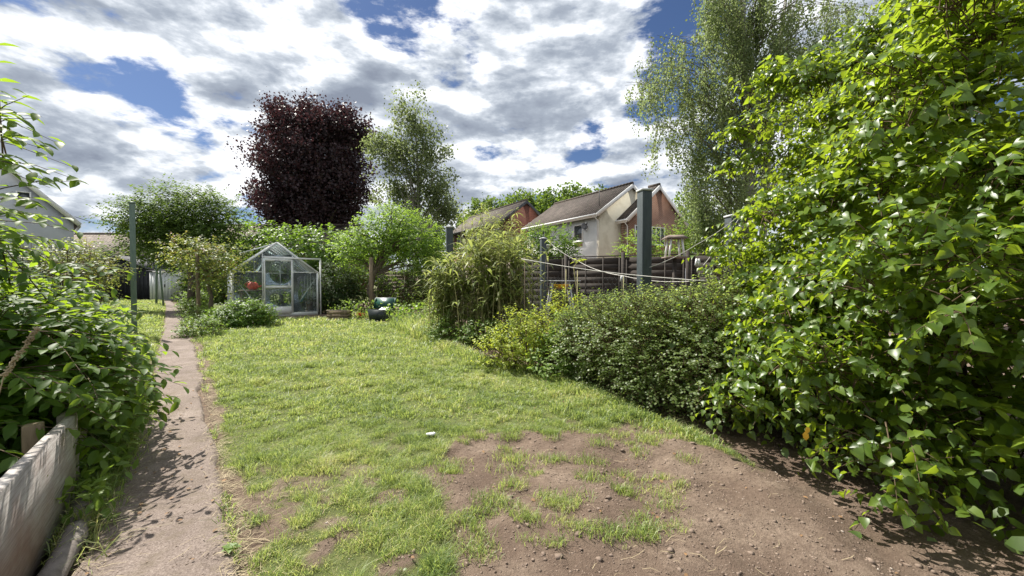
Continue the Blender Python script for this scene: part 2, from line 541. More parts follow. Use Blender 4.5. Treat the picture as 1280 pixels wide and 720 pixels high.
def glassmat(name, tint=(0.96, 0.99, 0.97), refl=0.16, rough=0.05, dirt=0.12):
    m, t, out = newmat(name)
    co = t.new('ShaderNodeTexCoord').outputs['Object']
    tr = t.new('ShaderNodeBsdfTransparent', {'Color': (*tint, 1)})
    gl = t.new('ShaderNodeBsdfGlossy', {'Color': (0.9, 0.95, 1, 1), 'Roughness': rough})
    df = t.new('ShaderNodeBsdfDiffuse', {'Color': (0.6, 0.62, 0.58, 1)})
    fr = t.new('ShaderNodeFresnel', {'IOR': 1.5}).outputs[0]
    mx = t.new('ShaderNodeMixShader', {0: t.math('ADD', fr, refl, clamp=True), 1: tr.outputs[0], 2: gl.outputs[0]})
    dn = t.ramp(t.noise(co, 2.5, 5, 0.6), [(0.35, dirt * 0.3), (0.7, dirt * 1.6)])
    mx2 = t.new('ShaderNodeMixShader', {0: dn, 1: mx.outputs[0], 2: df.outputs[0]})
    t.l.new(mx2.outputs[0], out.inputs[0])
    return m


def darkglass():
    m, t, out = newmat('window_glass')
    b = t.new('ShaderNodeBsdfPrincipled', {'Roughness': 0.05, 'Base Color': (0.03, 0.04, 0.045, 1), 'Specular IOR Level': 0.9})
    t.l.new(b.outputs[0], out.inputs[0])
    return m


M['glass'] = glassmat('greenhouse_glass', refl=-0.03, rough=0.08, dirt=0.07)
M['winglass'] = darkglass()

# ------------------------------------------------------------------ garden frame
GD = nrm(V(-0.63, 0.777, 0))      # along the garden, away from the camera
GP = nrm(V(0.777, 0.63, 0))       # across the garden, to the right
UP = V(0, 0, 1)

# path edges read from the photograph, as ground points
PL = [gr(60, 760), gr(78, 720), gr(122, 640), gr(158, 560), gr(180, 500), gr(193, 450), gr(202, 415), gr(206, 395), gr(207, 383), gr(205, 376)]
PR = [gr(292, 760), gr(287, 720), gr(280, 640), gr(266, 560), gr(257, 500), gr(249, 450), gr(236, 415), gr(229, 395), gr(221, 383), gr(214, 376)]
PL[0] = PL[1] - GD * 3.2
PR[0] = PR[1] - GD * 3.2


def interp_poly(P, y):
    ys = np.array([p[1] for p in P])
    xs = np.array([p[0] for p in P])
    return np.interp(y, ys, xs)


def path_left(y):
    return interp_poly(PL, y)


def path_right(y):
    return interp_poly(PR, y)


# line where the lawn meets the planting on the right
HB = [V(1.9, -3, 0), V(1.75, 1.3, 0), gr(1055, 690), gr(955, 600), gr(880, 552), gr(800, 520), gr(735, 492), gr(690, 470), gr(600, 452), gr(545, 428),
      gr(510, 412), gr(480, 402), gr(400, 397), gr(330, 398)]


def hedge_x(y):
    return interp_poly(HB, y)


# soil patch outline (ground coordinates)
SOIL = [gr(470, 760), gr(505, 690), gr(505, 640), gr(490, 600), gr(525, 560), gr(600, 537), gr(700, 528), gr(790, 535), gr(860, 545), gr(900, 560), gr(960, 575) + V(0.5, 0, 0),
        gr(1060, 680) + V(0.9, 0, 0), V(2.8, 1.2, 0), V(2.4, -1, 0), V(0, -1, 0), V(-0.4, 0.6, 0)]


def sdist(poly, x, y):
    """signed distance to polygon, positive inside"""
    x = np.asarray(x, float)
    y = np.asarray(y, float)
    d = np.full(x.shape, 1e9)
    inside = np.zeros(x.shape, bool)
    n = len(poly)
    for i in range(n):
        a = poly[i]
        b = poly[(i + 1) % n]
        ex, ey = b[0] - a[0], b[1] - a[1]
        wx, wy = x - a[0], y - a[1]
        t = np.clip((wx * ex + wy * ey) / (ex * ex + ey * ey + 1e-12), 0, 1)
        d = np.minimum(d, np.hypot(wx - t * ex, wy - t * ey))
        c = ((a[1] <= y) != (b[1] <= y))
        xi = a[0] + (y - a[1]) / (b[1] - a[1] + 1e-12) * ex
        inside ^= c & (x < xi)
    return np.where(inside, d, -d)


def bareness(x, y):
    """1 = naked soil, 0 = closed turf"""
    n1 = fbm(x, y, 1.6, 3, 4)
    n2 = fbm(x, y, 5.5, 9, 3)
    s = sdist(SOIL, x, y)
    b = np.clip((s + (n1 - 0.47) * 0.9 + (n2 - 0.43) * 0.55 + 0.02) / 0.16, 0, 1)
    # worn edge along the path
    pr = path_right(y)
    e = np.clip(1 - (x - pr + 0.12 - 0.36 * n1 - 0.16 * (n2 - 0.4)) / 0.10, 0, 1)
    e = np.where(x < path_left(y) - 0.03, 0.0, e)
    # worn, threadbare turf near the photographer
    w = np.clip((3.6 - y) / 1.3, 0, 1) * np.clip((n2 - 0.44) / 0.08, 0, 1) * 0.85
    under = np.clip((x - hedge_x(y) - 0.05) / 0.2, 0, 1)
    return np.clip(np.maximum(np.maximum(b, e), np.maximum(w, under)), 0, 1)


def gheight(x, y):
    h = (fbm(x, y, 0.5, 31, 3) - 0.45) * 0.07
    b = bareness(x, y) * np.clip(1.5 - np.abs(y) / 9, 0, 1)
    lump = (fbm(x, y, 7, 5, 4) - 0.47) * 0.060 + (fbm(x, y, 2.2, 8, 3) - 0.45) * 0.10 + (fbm(x, y, 22, 12, 2) - 0.37) * 0.014
    h = h + lump * b
    # the loose soil stands a little proud and falls away under the ivy
    h = h - 0.10 * np.clip((x - hedge_x(y) - 0.05) / 0.3, 0, 1) * np.clip((5 - y) / 1.5, 0, 1)
    pl, pr = path_left(y), path_right(y)
    on = np.clip(np.minimum(x - pl + 0.15, pr + 0.15 - x) / 0.15, 0, 1)
    far = np.clip((28 - np.hypot(x, y)) / 8, 0, 1)
    return h * (1 - on) * far - 0.035 * on


def make_ground():
    def axis(lo, hi, n):
        t = np.linspace(-1, 1, n)
        k = 6.2
        s = np.sinh(k * t) / np.sinh(k)
        return s
    n = 620
    s = axis(-1, 1, n)
    X = s * 400 - 0.6
    Y = s * 400 + 3.0
    gx, gy = np.meshgrid(X, Y)
    z = gheight(gx, gy)
    v = np.stack([gx, gy, z], -1).reshape(-1, 3)
    i = np.arange((n - 1) * (n - 1))
    a = (i // (n - 1)) * n + i % (n - 1)
    f = np.stack([a, a + 1, a + n + 1, a + n], -1)
    me = mesh_from(v, [f], 'ground')
    at_ = me.attributes.new('bare', 'FLOAT', 'POINT')
    bb = bareness(gx, gy).ravel()
    # beyond the garden the open ground is plain turf
    far = np.hypot(gx, gy).ravel() > 40
    bb[far] = 0.2
    at_.data.foreach_set('value', bb.astype(np.float32))
    m, t, out = newmat('soil_and_turf')
    co = t.new('ShaderNodeTexCoord').outputs['Object']
    b = t.new('ShaderNodeAttribute', attribute_name='bare').outputs['Fac']
    n1 = t.noise(co, 2.2, 8, 0.65)
    n2 = t.noise(co, 34.0, 8, 0.75)
    soil = t.ramp(n1, [(0.3, (0.145, 0.104, 0.078)), (0.55, (0.21, 0.158, 0.12)), (0.75, (0.29, 0.225, 0.175))])
    soil = t.mix(t.ramp(n2, [(0.35, 0.65), (0.6, 0.0)]), soil, (0.085, 0.06, 0.045))
    soil = t.mix(t.ramp(t.noise(co, 1.1, 5, 0.6), [(0.42, 0.55), (0.6, 0.0)]), soil, (0.115, 0.08, 0.06))
    soil = t.mix(t.ramp(t.noise(co, 90.0, 3, 0.5), [(0.66, 0.0), (0.72, 0.5)]), soil, (0.38, 0.31, 0.24))
    turf = t.ramp(t.noise(co, 11.0, 6, 0.7), [(0.3, (0.055, 0.075, 0.022)), (0.55, (0.10, 0.13, 0.035)), (0.75, (0.20, 0.19, 0.08))])
    c = t.mix(t.math('MULTIPLY', t.math('ADD', b, 0.15, clamp=True), 1.0, clamp=True), turf, soil)
    bs = t.new('ShaderNodeBsdfPrincipled', {'Roughness': 0.95, 'Base Color': c, 'Specular IOR Level': 0.15})
    hh = t.math('ADD', n2, t.math('MULTIPLY', t.noise(co, 110.0, 4, 0.6), 0.5))
    t.l.new(t.new('ShaderNodeBump', {'Strength': 0.9, 'Distance': 0.02, 'Height': hh}).outputs[0], bs.inputs['Normal'])
    t.l.new(bs.outputs[0], out.inputs[0])
    mk('ground', me, m, kind='structure', smooth=True)


make_ground()


def make_path():
    ys = np.concatenate([np.linspace(-1.4, 8, 260), np.linspace(8.1, 25.5, 90)])
    nx = 24
    vs = []
    for y in ys:
        l = path_left(y) + 0.03 * (vnoise(0.0, y, 3.1, 5) - 0.5) * 2 + 0.012 * (vnoise(0.0, y, 17, 5) - 0.5)
        r = path_right(y) + 0.09 * (vnoise(5.0, y, 1.9, 6) - 0.6) * 2 + 0.04 * (vnoise(5.0, y, 6.0, 6) - 0.5) + 0.02 * (vnoise(0.0, y, 14, 8) - 0.5)
        for k in range(nx + 1):
            t = k / nx
            x = l + (r - l) * t
            edge = min(t, 1 - t)
            z = 0.012 - 0.05 * max(0, (0.03 - edge) / 0.03) + 0.004 * float(vnoise(x, y, 6, 2))
            vs.append((x, y, z))
    f = []
    for i in range(len(ys) - 1):
        for k in range(nx):
            a = i * (nx + 1) + k
            f.append((a, a + 1, a + nx + 2, a + nx + 1))
    me = mesh_from(vs, f, 'path')
    m, t, out = newmat('worn_concrete')
    co = t.new('ShaderNodeTexCoord').outputs['Object']
    n1 = t.noise(co, 1.7, 7, 0.65)
    c = t.ramp(n1, [(0.3, (0.135, 0.105, 0.088)), (0.55, (0.215, 0.172, 0.148)), (0.75, (0.30, 0.25, 0.218))])
    g = t.noise(co, 120.0, 6, 0.75)
    c = t.mix(t.ramp(g, [(0.38, 0.85), (0.5, 0.0)]), c, (0.075, 0.058, 0.05))
    c = t.mix(t.ramp(g, [(0.57, 0.0), (0.66, 0.7)]), c, (0.42, 0.37, 0.33))
    c = t.mix(t.ramp(t.noise(co, 5.0, 6, 0.7), [(0.50, 0.0), (0.66, 0.65)]), c, (0.125, 0.10, 0.07))
    vor = t.new('ShaderNodeTexVoronoi', {'Vector': co, 'Scale': 0.55, 'Randomness': 1.0}, feature='DISTANCE_TO_EDGE').outputs['Distance']
    wob = t.math('ADD', vor, t.math('MULTIPLY', t.math('SUBTRACT', t.noise(co, 9.0, 4, 0.6), 0.5), 0.05))
    crack = t.ramp(wob, [(0.0, 0.0), (0.004, 0.0)])
    bs = t.new('ShaderNodeBsdfPrincipled', {'Roughness': 0.9, 'Base Color': c, 'Specular IOR Level': 0.2})
    t.l.new(t.new('ShaderNodeBump', {'Strength': 0.7, 'Distance': 0.006, 'Height': t.math('ADD', g, t.math('MULTIPLY', n1, 2.0))}).outputs[0], bs.inputs['Normal'])
    t.l.new(bs.outputs[0], out.inputs[0])
    mk('path', me, m, kind='structure', smooth=True)


make_path()


# ------------------------------------------------------------------ leaf templates and foliage
def leaf_t(w1, w2, w3, y1=0.2, y2=0.45, y3=0.76, fold=0.10, droop=0.12):
    def z(y, x):
        return -droop * y * y + fold * abs(x) * 1.5
    v = [(0, 0, 0), (w1, y1, z(y1, w1)), (w2, y2, z(y2, w2)), (w3, y3, z(y3, w3)), (0, 1, -droop),
         (-w3, y3, z(y3, w3)), (-w2, y2, z(y2, w2)), (-w1, y1, z(y1, w1)), (0, 0.36, z(0.36, 0)), (0, 0.7, z(0.7, 0))]
    f = [(0, 1, 8), (1, 2, 8), (8, 2, 9), (2, 3, 9), (9, 3, 4), (0, 8, 7), (7, 8, 6), (8, 9, 6), (6, 9, 5), (9, 4, 5)]
    return np.array(v, float), np.array(f)


T_IVY = leaf_t(0.36, 0.40, 0.20, 0.10, 0.36, 0.70, 0.22, 0.20)
T_IVY2 = leaf_t(0.30, 0.46, 0.22, 0.04, 0.30, 0.66, 0.30, 0.30)
T_LONG = leaf_t(0.15, 0.23, 0.16, 0.18, 0.46, 0.76, 0.20, 0.22)
T_RHOMB = (np.array([(0, 0, 0), (.30, .42, .06), (0, 1, -.06), (-.30, .42, .06)], float), np.array([(0, 1, 2), (0, 2, 3)]))
T_RHOMBW = (np.array([(0, 0, 0), (.42, .42, .08), (0, 1, -.06), (-.42, .42, .08)], float), np.array([(0, 1, 2), (0, 2, 3)]))
T_HEX = (np.array([(0, 0, 0), (.3, .25, .05), (.28, .65, .04), (0, 1, -.08), (-.28, .65, .04), (-.3, .25, .05)], float),
         np.array([(0, 1, 5), (1, 2, 5), (2, 4, 5), (2, 3, 4)]))
T_LANCE = (np.array([(0, 0, 0), (.065, .3, .03), (.06, .6, -.03), (0, 1, -.35), (-.06, .6, -.03), (-.065, .3, .03)], float),
           np.array([(0, 1, 5), (1, 2, 5), (2, 4, 5), (2, 3, 4)]))


def frames(T, N):
    Y = nrm(T)
    X = nrm(np.cross(Y, N))
    Z = np.cross(X, Y)
    return X, Y, Z


def leaf_arrays(P, T, N, S, tmpl):
    tv, tf = tmpl
    X, Y, Z = frames(T, N)
    S = np.asarray(S).reshape(-1, 1, 1)
    v = P[:, None, :] + S * (tv[None, :, 0:1] * X[:, None, :] + tv[None, :, 1:2] * Y[:, None, :] + tv[None, :, 2:3] * Z[:, None, :])
    n, k = len(P), len(tv)
    f = (tf[None] + (np.arange(n) * k)[:, None, None]).reshape(-1, tf.shape[1])
    return v.reshape(-1, 3), f


def leaves(name, P, T, N, S, tmpl, mat, parent, label=None):
    v, f = leaf_arrays(P, T, N, S, tmpl)
    me = mesh_from(v - wloc(parent), [f], name)
    return mk(name, me, mat, parent, 'stuff', label)


def rdir(n):
    return nrm(R.normal(size=(n, 3)))


def shell(blobs, n, depth=0.25, zmin=0.03, rough=0.12):
    """points near the surface of a union of ellipsoids, with outward normals"""
    w = np.array([(b[1][0] * b[1][1] * b[1][2]) ** (2 / 3.) for b in blobs])
    w = w / w.sum()
    out_p, out_n = [], []
    got = 0
    while got < n:
        m = int((n - got) * 2.2) + 50
        k = R.choice(len(blobs), m, p=w)
        C = np.array([b[0] for b in blobs], float)[k]
        A = np.array([b[1] for b in blobs], float)[k]
        u = rdir(m)
        r = 1 - depth * R.rand(m) ** 1.6 + rough * (R.rand(m) - 0.5)
        # lumps: the surface swells and sinks with direction
        lump = 1 + 0.12 * np.sin(u[:, 0] * 7 + k) * np.sin(u[:, 1] * 6 + 2 * k) + 0.08 * np.sin(u[:, 2] * 11 + k)
        p = C + u * A * (r * lump)[:, None]
        nn = nrm(u / A)
        keep = p[:, 2] > zmin
        for bi, b in enumerate(blobs):
            q = (p - np.array(b[0])) / np.array(b[1])
            keep &= (np.sum(q * q, 1) > (1 - depth * 1.3) ** 2) | (k == bi)
        out_p.append(p[keep])
        out_n.append(nn[keep])
        got += int(keep.sum())
    return np.concatenate(out_p)[:n], np.concatenate(out_n)[:n]


def boughs(C, N, nsp, length, sig, droop=0.35, spreadn=0.5):
    n = len(C)
    d = nrm(N * 0.8 + rdir(n) * spreadn + V(0, 0, -droop * 0.3))
    L = length * (0.5 + R.rand(n))
    t = R.rand(n, nsp) * 1.15 - 0.15
    P = C[:, None, :] + d[:, None, :] * (L[:, None] * t)[:, :, None] + V(0, 0, -droop) * (L[:, None] * np.clip(t, 0, 2) ** 2)[:, :, None]
    o = rdir(n * nsp).reshape(n, nsp, 3)
    o[:, :, 2] = np.abs(o[:, :, 2]) * 0.8
    P = P + o * (sig * (1.1 - 0.7 * t) * (0.4 + 0.6 * R.rand(n, nsp)))[:, :, None]
    NN = nrm(N[:, None, :] * 0.5 + o * 0.8)
    P, NN = P.reshape(-1, 3), NN.reshape(-1, 3)
    k = P[:, 2] > 0.04
    return P[k], NN[k]


def spray_leaves(C, Nrm, k, ls, size, droop=0.3, up=0.6, spread=0.9, sizevar=0.35, upn=0.7, outd=0.8, stem_pts=False, dirv=None):
    """k leaves set alternately along a short twig growing from each C"""
    n = len(C)
    d = nrm(Nrm * outd + rdir(n) * 0.55 + V(0, 0, up) * 0.5) if dirv is None else dirv
    L = ls * (0.6 + 0.8 * R.rand(n))
    t = (np.arange(k) + 0.6) / k
    P = C[:, None, :] + d[:, None, :] * (L[:, None] * t[None])[:, :, None]
    P = P + V(0, 0, -1) * (droop * L[:, None] * t[None] ** 2)[:, :, None]
    dd = nrm(d[:, None, :] + V(0, 0, -1) * (2 * droop * t)[None, :, None])
    side = nrm(np.cross(dd, V(0, 0, 1.0)))
    sg = np.where(np.arange(k) % 2 == 0, 1.0, -1.0)[None, :, None]
    rr = rdir(n * k).reshape(n, k, 3)
    T = nrm(dd * 0.55 + side * sg * spread + rr * 0.35 + V(0, 0, -0.35 * droop - 0.1))
    Nn = nrm(V(0, 0, 1) * upn + Nrm[:, None, :] * 0.45 + rdir(n * k).reshape(n, k, 3) * 0.45)
    S = size * (1 - sizevar / 2 + sizevar * R.rand(n, k)) * (1.0 - 0.25 * np.abs(t[None] - 0.5))
    if stem_pts:
        return P.reshape(-1, 3), T.reshape(-1, 3), Nn.reshape(-1, 3), S.ravel(), d, L
    return P.reshape(-1, 3), T.reshape(-1, 3), Nn.reshape(-1, 3), S.ravel()


def twig_mesh(C, d, L, droop, r, name, mat, parent, back=0.25):
    """thin three-sided twigs, vectorised"""
    n = len(C)
    ts = np.array([-back, 0.0, 0.5, 1.0])
    P = C[:, None, :] + d[:, None, :] * (L[:, None] * ts[None])[:, :, None] + V(0, 0, -1) * (droop * L[:, None] * np.clip(ts, 0, 1)[None] ** 2)[:, :, None]
    x = nrm(np.cross(d, V(0.3, 0.2, 1.0)))
    y = np.cross(d, x)
    rad = np.array([1.6, 1.2, 0.8, 0.35]) * r
    ring = []
    for k in range(3):
        a = 2 * math.pi * k / 3
        ring.append(P + (math.cos(a) * x + math.sin(a) * y)[:, None, :] * rad[None, :, None])
    vv = np.stack(ring, 2)      # n,4,3,3
    base = (np.arange(n) * 12)[:, None]
    fs = []
    for i in range(3):
        for k in range(3):
            k2 = (k + 1) % 3
            fs.append(base + np.array([[i * 3 + k, i * 3 + k2, i * 3 + 3 + k2, i * 3 + 3 + k]]))
    f = np.concatenate(fs)
    me = mesh_from(vv.reshape(-1, 3) - wloc(parent), [f], name)
    return mk(name, me, mat, parent, 'stuff')


def single_leaves(P, T, N, S, tmpl, mat, parent, idx, name='leaf'):
    me = mesh_from(tmpl[0], [tmpl[1]], name)
    me.materials.append(mat)
    X, Y, Z = frames(T[idx], N[idx])
    off = wloc(parent)
    for j, i in enumerate(idx):
        o = bpy.data.objects.new(name, me)
        col.objects.link(o)
        o.parent = parent
        s = float(S[i])
        mt = Matrix(((X[j][0] * s, Y[j][0] * s, Z[j][0] * s, P[i][0] - off[0]),
                     (X[j][1] * s, Y[j][1] * s, Z[j][1] * s, P[i][1] - off[1]),
                     (X[j][2] * s, Y[j][2] * s, Z[j][2] * s, P[i][2] - off[2]), (0, 0, 0, 1)))
        o.matrix_local = mt


def pick_largest(P, S, Nout, n=300):
    """indices of the leaves that show largest from the lawn's near end"""
    d = P - V(0, 0, CAMZ)
    dist = np.linalg.norm(d, axis=1)
    px = 640 + F * d[:, 0] / np.maximum(d[:, 1], 0.05)
    py = HZ - F * d[:, 2] / np.maximum(d[:, 1], 0.05)
    ok = (d[:, 1] > 0.3) & (px > 0) & (px < 1280) & (py > 0) & (py < 720)
    facing = -np.sum(Nout * d, 1) / dist
    cell = {}
    score = S / dist * (1 + 0.4 * np.clip(facing, -1, 1))
    order = np.argsort(-np.where(ok & (facing > 0.1), score, -1))
    used = set()
    res = []
    for i in order:
        c = (int(px[i] / 13), int(py[i] / 13))
        if c in used:
            continue
        used.add(c)
        res.append(i)
        if len(res) >= n:
            break
    return np.array(res)


# ------------------------------------------------------------------ lawn
def blades(name, X, Y, hgt, wid, mat, tuft=0.0, lean=0.5, label=None, z0=None, parent=None, kind='stuff'):
    n = len(X)
    Z = gheight(X, Y) if z0 is None else z0
    a = R.rand(n) * 2 * math.pi
    ca, sa_ = np.cos(a), np.sin(a)
    h = hgt * (0.55 + 0.8 * R.rand(n))
    w = wid * (0.7 + 0.6 * R.rand(n))
    ln = lean * (0.2 + R.rand(n)) * h
    b = R.rand(n) * 2 * math.pi
    dx, dy = np.cos(b) * ln, np.sin(b) * ln
    P = np.stack([X, Y, Z - 0.004], -1)
    side = np.stack([ca, sa_, 0 * ca], -1) * w[:, None] / 2
    mid = P + np.stack([dx * 0.35, dy * 0.35, h * 0.6], -1)
    tip = P + np.stack([dx, dy, h * (1 - 0.25 * lean)], -1)
    v = np.stack([P - side, P + side, mid + side * 0.8, mid - side * 0.8, tip], 1).reshape(-1, 3)
    base = (np.arange(n) * 5)[:, None]
    f4 = base + np.array([[0, 1, 2, 3]])
    f3 = base + np.array([[3, 2, 4]])
    me = mesh_from(v - wloc(parent), [f4, f3], name)
    o = mk(name, me, mat, parent, kind)
    if label:
        o['label'] = label
    return o


def on_lawn(x, y):
    right = (x > path_right(y) - 0.05) & (x < hedge_x(y) + 0.15)
    left = (x < path_left(y) + 0.03) & (x > path_left(y) - 3.2) & (y > 6.5)
    return (right & (y < 15.5)) | left


def sample_lawn(n, y0, y1, x0=None, x1=None):
    xs, ys = [], []
    got = 0
    while got < n:
        m = n * 3
        y = y0 + (y1 - y0) * R.rand(m)
        x = R.uniform(-1.35 * y1, 2.2, m)
        k = on_lawn(x, y) & (np.abs(x) < 1.45 * y + 0.6)
        xs.append(x[k])
        ys.append(y[k])
        got += int(k.sum())
    return np.concatenate(xs)[:n], np.concatenate(ys)[:n]


def lawn():
    gx, gy, gh = [], [], []
    lab = 'green lawn grass with straw patches'
    for (n, y0, y1, hh, ww) in ((200000, 1.0, 3.6, 0.045, 0.0028), (110000, 3.6, 6.5, 0.055, 0.006), (80000, 6.5, 11, 0.065, 0.011), (50000, 11, 25, 0.08, 0.02)):
        x, y = sample_lawn(n, y0, y1)
        b = bareness(x, y)
        tn = fbm(x, y, 9, 71, 2)       # tufts
        keep = R.rand(len(x)) > b * 1.15 - 0.03 * (tn > 0.55)
        keep &= R.rand(len(x)) < 0.35 + 1.3 * np.clip((tn - 0.25) / 0.3, 0, 1)
        x, y, tn = x[keep], y[keep], tn[keep]
        hv = hh * (0.35 + 1.6 * np.clip((tn - 0.2) / 0.4, 0, 1) ** 1.5) * (0.6 + 1.0 * fbm(x, y, 1.1, 44, 2))
        o = blades('lawn_grass', x, y, hv, ww, M['grass'], lean=1.25)
        o['label'] = lab
    n = 16000
    y = 3.2 + 8.2 * R.rand(n)
    x = hedge_x(y) + R.normal(size=n) * 0.10 - 0.05 + 0.12 * fbm(x[:1] * 0, y, 2.0, 5, 2)
    o = blades('verge_grass', x, y, np.clip(0.02 * y, 0.05, 0.13) * (0.4 + 0.9 * R.rand(n)), 0.004 + 0.0012 * y, M['grass'], lean=1.0)
    o['label'] = 'longer grass fringe where the lawn meets hedge and canes'
    n = 9000
    x, y = sample_lawn(n, 1.3, 7.0)
    cl = fbm(x, y, 1.4, 91, 3)
    k = (cl > 0.50) & (bareness(x, y) < 0.4)
    x, y = x[k], y[k]
    n = len(x)
    P = np.stack([x, y, gheight(x, y) + 0.012 + 0.022 * R.rand(n)], -1)
    leaves('clover', P, nrm(rdir(n) * V(1, 1, 0.3)), nrm(rdir(n) * 0.45 + UP), 0.012 + 0.012 * R.rand(n), T_HEX, M['hedge'], None, 'clover and small broad leaved weeds in the lawn')
    # isolated tufts standing in the bare soil
    tx, ty, th = [], [], []
    spots = [gr(px, py) for px, py in ((552, 580), (640, 572), (705, 640), (628, 640), (640, 612), (580, 655), (700, 576), (735, 578), (560, 590), (655, 655),
                                       (620, 525), (665, 520), (715, 520), (770, 545), (780, 615), (740, 600), (545, 660), (600, 700), (520, 610), (690, 545),
                                       (750, 560), (810, 550), (505, 690), (470, 660), (860, 575), (640, 545), (595, 548))]
    for i in range(110):
        spots.append(gr(R.uniform(430, 860), R.uniform(525, 700)))
    for i, p in enumerate(spots):
        big = 1.0 if i < 27 else 0.4
        k = int(150 * big * R.uniform(0.6, 1.5))
        r = R.uniform(0.05, 0.11) * (0.6 + 0.4 * big)
        a = R.rand(k) * 6.283
        q = r * R.rand(k) ** 0.7
        tx.append(p[0] + q * np.cos(a) * 1.4)
        ty.append(p[1] + q * np.sin(a))
        th.append(np.full(k, 0.045 + 0.035 * big * R.rand()))
    blades('grass_tufts', np.concatenate(tx), np.concatenate(ty), np.concatenate(th), 0.0034, M['grass'], lean=1.1, label='short grass tufts sprouting in the bare soil')
    # dry straw and cut grass strewn along the path edge and on the soil
    n = 2400
    y = 1.2 + 9 * R.rand(n) ** 1.7
    x = path_right(y) + R.normal(size=n) * 0.055 + 0.01
    k2 = 420
    y2 = 1.3 + 7 * R.rand(k2) ** 1.5
    x2 = R.uniform(0, 1, k2) * (hedge_x(y2) - path_right(y2)) + path_right(y2)
    y3 = 1.3 + 3 * R.rand(350)
    x3 = path_left(y3) + np.abs(R.normal(size=350)) * 0.16 - 0.02
    x = np.concatenate([x, x2, x3])
    y = np.concatenate([y, y2, y3])
    n = len(x)
    a = R.normal(size=n) * 0.7 + 0.4
    L = R.uniform(0.02, 0.11, n)
    dx, dy = np.cos(a) * L, np.sin(a) * L
    w = R.uniform(0.0006, 0.0015, n) * (1 + np.maximum(0, y - 3) * 0.25)
    onp = (x < path_right(y)) & (x > path_left(y))
    z = np.where(onp, 0.018, gheight(x, y) + 0.008) + 0.01 * R.rand(n)
    k = (R.rand(n) < 0.12) & (np.abs(x - path_right(y)) < 0.2) & (y < 3.2)
    L = np.where(k, L * 2.2, L)
    dx, dy = np.cos(a) * L, np.sin(a) * L
    bend = R.normal(size=n) * 0.13 * L
    P = np.stack([x, y, z], -1)
    Q = P + np.stack([dx, dy, 0.006 * R.rand(n)], -1)
    Mi = (P + Q) / 2 + np.stack([-dy, dx, 0 * dx], -1) / L[:, None] * bend[:, None] + np.stack([0 * x, 0 * x, 0.012 * R.rand(n)], -1)
    s = np.stack([-dy, dx, 0 * dx], -1) / L[:, None] * w[:, None]
    v = np.stack([P - s, P + s, Mi + s, Mi - s, Q + s * .5, Q - s * .5], 1).reshape(-1, 3)
    base = (np.arange(n) * 6)[:, None]
    me = mesh_from(v, [base + np.array([[0, 1, 2, 3]]), base + np.array([[3, 2, 4, 5]])], 'straw')
    o = mk('straw', me, M['straw'], kind='stuff')
    o['label'] = 'dry straw strewn along the path edge and lawn'


lawn()


def icopts():
    import bmesh
    bm = bmesh.new()
    bmesh.ops.create_icosphere(bm, subdivisions=1, radius=1)
    v = np.array([q.co[:] for q in bm.verts])
    f = np.array([[w.index for w in g.verts] for g in bm.faces])
    bm.free()
    return v, f


def lumps(name, X, Y, S, mat, label, z0=None, flat=0.7):
    iv, if_ = icopts()
    n = len(X)
    nv = len(iv)
    jit = 1 + 0.55 * (R.rand(n, nv, 1) - 0.5) * 2
    sc = S[:, None, None] * np.stack([1 + 0.4 * R.rand(n), 1 + 0.4 * R.rand(n), np.full(n, flat)], -1)[:, None, :]
    Z = (gheight(X, Y) if z0 is None else z0) + S * 0.15
    v = iv[None] * jit * sc + np.stack([X, Y, Z], -1)[:, None, :]
    f = (if_[None] + (np.arange(n) * nv)[:, None, None]).reshape(-1, 3)
    me = mesh_from(v.reshape(-1, 3), [f], name)
    o = mk(name, me, mat, kind='stuff')
    o['label'] = label


def soil_bits():
    n = 24000
    y = 1.25 + 3.2 * R.rand(n) ** 1.3
    x = R.uniform(-1.2, 3.0, n)
    b = bareness(x, y)
    k = (b > 0.75) & (x > path_right(y) + 0.1)
    x, y = x[k], y[k]
    s = 0.0012 + 0.0045 * R.rand(len(x)) ** 3 + 0.012 * R.rand(len(x)) ** 40
    lumps('soil_crumbs', x, y, s, M['clod'], 'loose brown soil crumbs on the bare patch')
    n = 120
    y = 1.3 + 2.6 * R.rand(n)
    x = R.uniform(-1.0, 2.2, n)
    lumps('pebbles', x, y, 0.002 + 0.006 * R.rand(n) ** 3, M['stone'], 'small pale pebbles lying on the bare soil')
    # twigs and dry leaves littering soil and path
    n = 260
    y = 1.3 + 4.0 * R.rand(n)
    x = np.where(R.rand(n) < 0.45, R.uniform(0.0, 1.0, n) * (path_right(y) - path_left(y)) + path_left(y), R.uniform(-0.6, 1.9, n))
    z = np.maximum(gheight(x, y), np.where((x < path_right(y)) & (x > path_left(y)), 0.016, -1)) + 0.008
    P = np.stack([x, y, z], -1)
    T = rdir(n) * V(1, 1, 0.15)
    N = nrm(rdir(n) * 0.4 + V(0, 0, 1))
    leaves('leaf_litter', P, T, N, 0.012 + 0.02 * R.rand(n), T_HEX, M['brown_leaf'], None, 'small dry brown leaves scattered on soil and path')


soil_bits()


